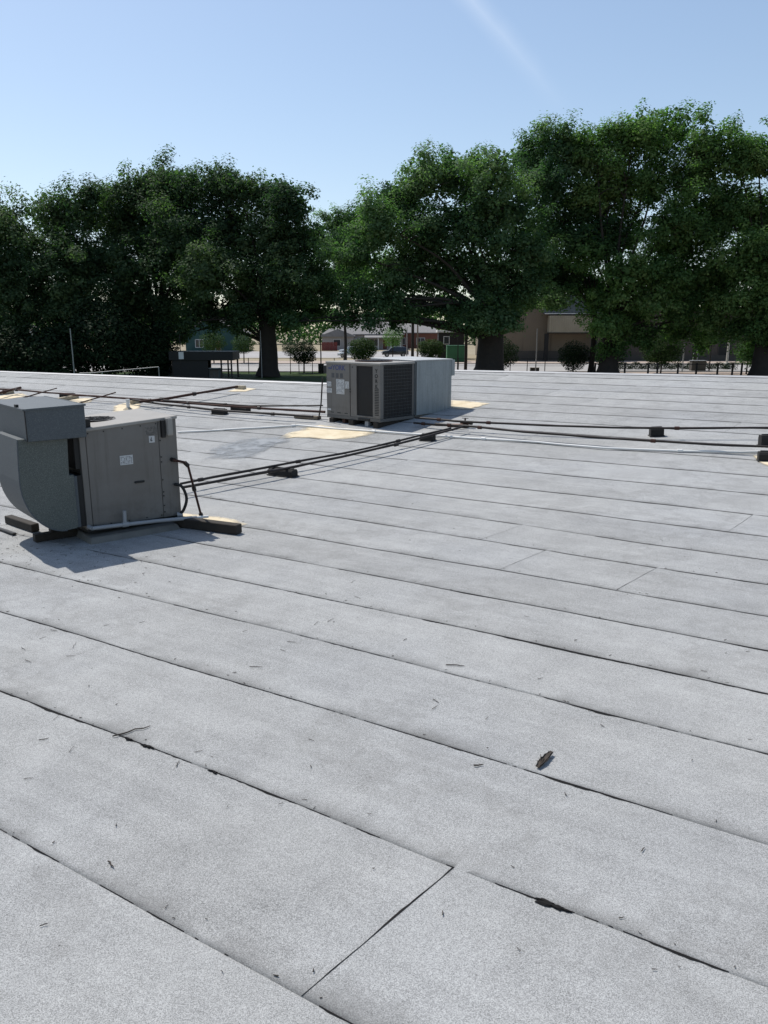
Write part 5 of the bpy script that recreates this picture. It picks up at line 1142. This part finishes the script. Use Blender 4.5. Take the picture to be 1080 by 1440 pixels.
pole('metal_post', 'pale post rising from a planter box left of the ribbed canopy', 17.453, 90, 2.492, .07, M_steel)
pole('metal_post', 'tall thin pole in the dark hedge at left', (-27.783), 70, 2.472, .055, M_steel)
pole('metal_post', 'thin dark pole leaning close to the thick oak trunk', (-12.396), 79.2, 2.272, .045, M_steel)
def boxthing(name, label, cat, x, y, w, d, h, m, parts=(), z=GZ, bev=.02):
    t = thing(name, label, cat, (x, y, z)); MB().box(-w / 2, w / 2, -d / 2, d / 2, 0, h).build('body', m, t, bev)
    for (nm, x0, x1, y0, y1, z0, z1, mm) in parts: MB().box(x0, x1, y0, y1, z0, z1).build(nm, mm, t, bev * .5)
    return t
boxthing('utility_pedestal', 'dark square utility box on the lawn edge left of the middle unit', 'utility box', (-7.097), 88.2, .62, .5, 1.0, M_wetwood, (('lid', -.34, .34, -.28, .28, 1.003, 1.06, M_lowwall), ('door', -.25, .25, -.27, -.252, .12, .9, M_dark)))
boxthing('planter_box', 'low dark planter box at the foot of the pale post left of the tan wall', 'planter', 17.453, 90.6, .98, .6, .45, M_wetwood, (('rim', -.52, .52, -.33, .33, .452, .50, M_wood),))
boxthing('utility_cabinet', 'grey green utility cabinet behind the railing below the white framed sign', 'utility box', 37.361, 93.2, 1.7, .8, 1.15, M_lowwall, (('lid', -.9, .9, -.45, .45, 1.153, 1.22, M_steel), ('door', -.8, -.02, -.425, -.402, .1, 1.05, M_lowwall), ('door', .02, .8, -.425, -.402, .1, 1.05, M_lowwall)))
bn = boxthing('waste_bin', 'green steel waste bin beyond the street right of the duct box', 'bin', 10.617, 117, 2.6, 1.8, 2.3, M_green, (('lid', -1.33, 1.33, -.95, .95, 2.303, 2.40, M_green), ('side_rib', -1.0, -.9, -.96, -.902, .15, 2.2, M_green), ('side_rib', -.05, .05, -.96, -.902, .15, 2.2, M_green), ('side_rib', .9, 1.0, -.96, -.902, .15, 2.2, M_green)), GZ + .1)
ks = thing('kiosk', 'dark kiosk with pale flat roof edge behind the green bin', 'kiosk', (11.073, 131, GZ))
MB().box(-2.1, 2.1, -1.4, 1.4, 0, 4.3).build('body', M_dark, ks); MB().box(-2.35, 2.0, -1.7, 1.6, 4.303, 4.65).build('roof', M_trim, ks, .02)
f = MB().box(-1.3, -.3, -1.46, -1.402, 2.4, 3.7).build('window', M_trim, ks); MB().box(-1.2, -.4, -1.475, -1.461, 2.5, 3.6).build('pane', M_glass, f)
fs_ = thing('framed_sign', 'small white framed sign board standing behind the grey green cabinet', 'sign', (38.102, 96, GZ))
for x in (-.24, .24): MB().box(x - .04, x + .04, -.03, .03, 0, (-0.206) - GZ).build('post', M_trim, fs_)
MB().box(-.29, .29, -.04, .04, (-0.206) - GZ + .002, (-0.206) - GZ + .07).build('frame', M_trim, fs_); MB().box(-.19, .19, -.02, .02, .8, (-0.334) - GZ).build('board', M_lowwall, fs_)
# white handrail on the ramp at the left
hr = thing('handrail', 'thin white metal handrail sloping up to the right beyond the left roof edge', 'handrail', ((-25.717), 66, GZ))
xr_ = (-19.018) - ((-25.717)); za, zb_ = (-1.187) - GZ, (-0.685) - GZ
MB().tube([(0, 0, za), (.9, 0, za), (xr_, 0, zb_)], .035, 8).build('rail', M_steel, hr, smooth=True)
for x in (.0, .5, 1.9, xr_): MB().tube([(x, 0, 0), (x, 0, za + (zb_ - za) * max(0, (x - .9) / (xr_ - .9)))], .04, 8).build('post', M_steel, hr)
# dark open shed
sh = thing('open_shed', 'dark open sided shed with flat roof left of the thick oak trunk', 'shed', ((-21.046), 79, GZ))
sw = (-15.033) - ((-21.046)); zs = (-0.587) - GZ
MB().box(-.2, sw + .1, -1.6, 2.2, zs, zs + .85).build('roof', M_dark, sh, .02)
for x in (.1, 2.0, sw - 1.1, sw - .1):
    for y in (-1.4, 2.0): MB().box(x - .07, x + .07, y - .07, y + .07, 0, zs - .002).build('post', M_wetwood, sh)
MB().box(.02, sw * .52, 2.08, 2.2, 0, zs - .004).build('back_panel', M_dark, sh); MB().box(.15, sw * .60, -1.5, -1.42, 0, 1.9).build('side_panel', M_dark, sh); MB().box(sw * .60 + .01, sw - .15, -1.5, -1.45, .9, 1.0).build('rail', M_dark, sh)
boxthing('chest_cabinet', 'grey cabinet standing inside the dark open shed', 'cabinet', (-16.894), 78.0, 1.05, .7, 1.0, M_slat, (('lid', -.56, .56, -.38, .38, 1.003, 1.06, M_steel), ('door', -.46, -.02, -.375, -.352, .1, .9, M_lowwall), ('door', .02, .46, -.375, -.352, .1, .9, M_lowwall)))
sp_ = thing('notice_sign', 'small white notice on a thin post at the left end of the open shed', 'sign', ((-19.696), 76, GZ))
MB().tube([(0, 0, 0), (0, 0, 1.945 - GZ)], .035, 8).build('post', M_iron, sp_)
MB().box(-.18, .30, -.065, -.04, (-0.406) - GZ, 0.269 - GZ).build('board', M_trim, sp_)
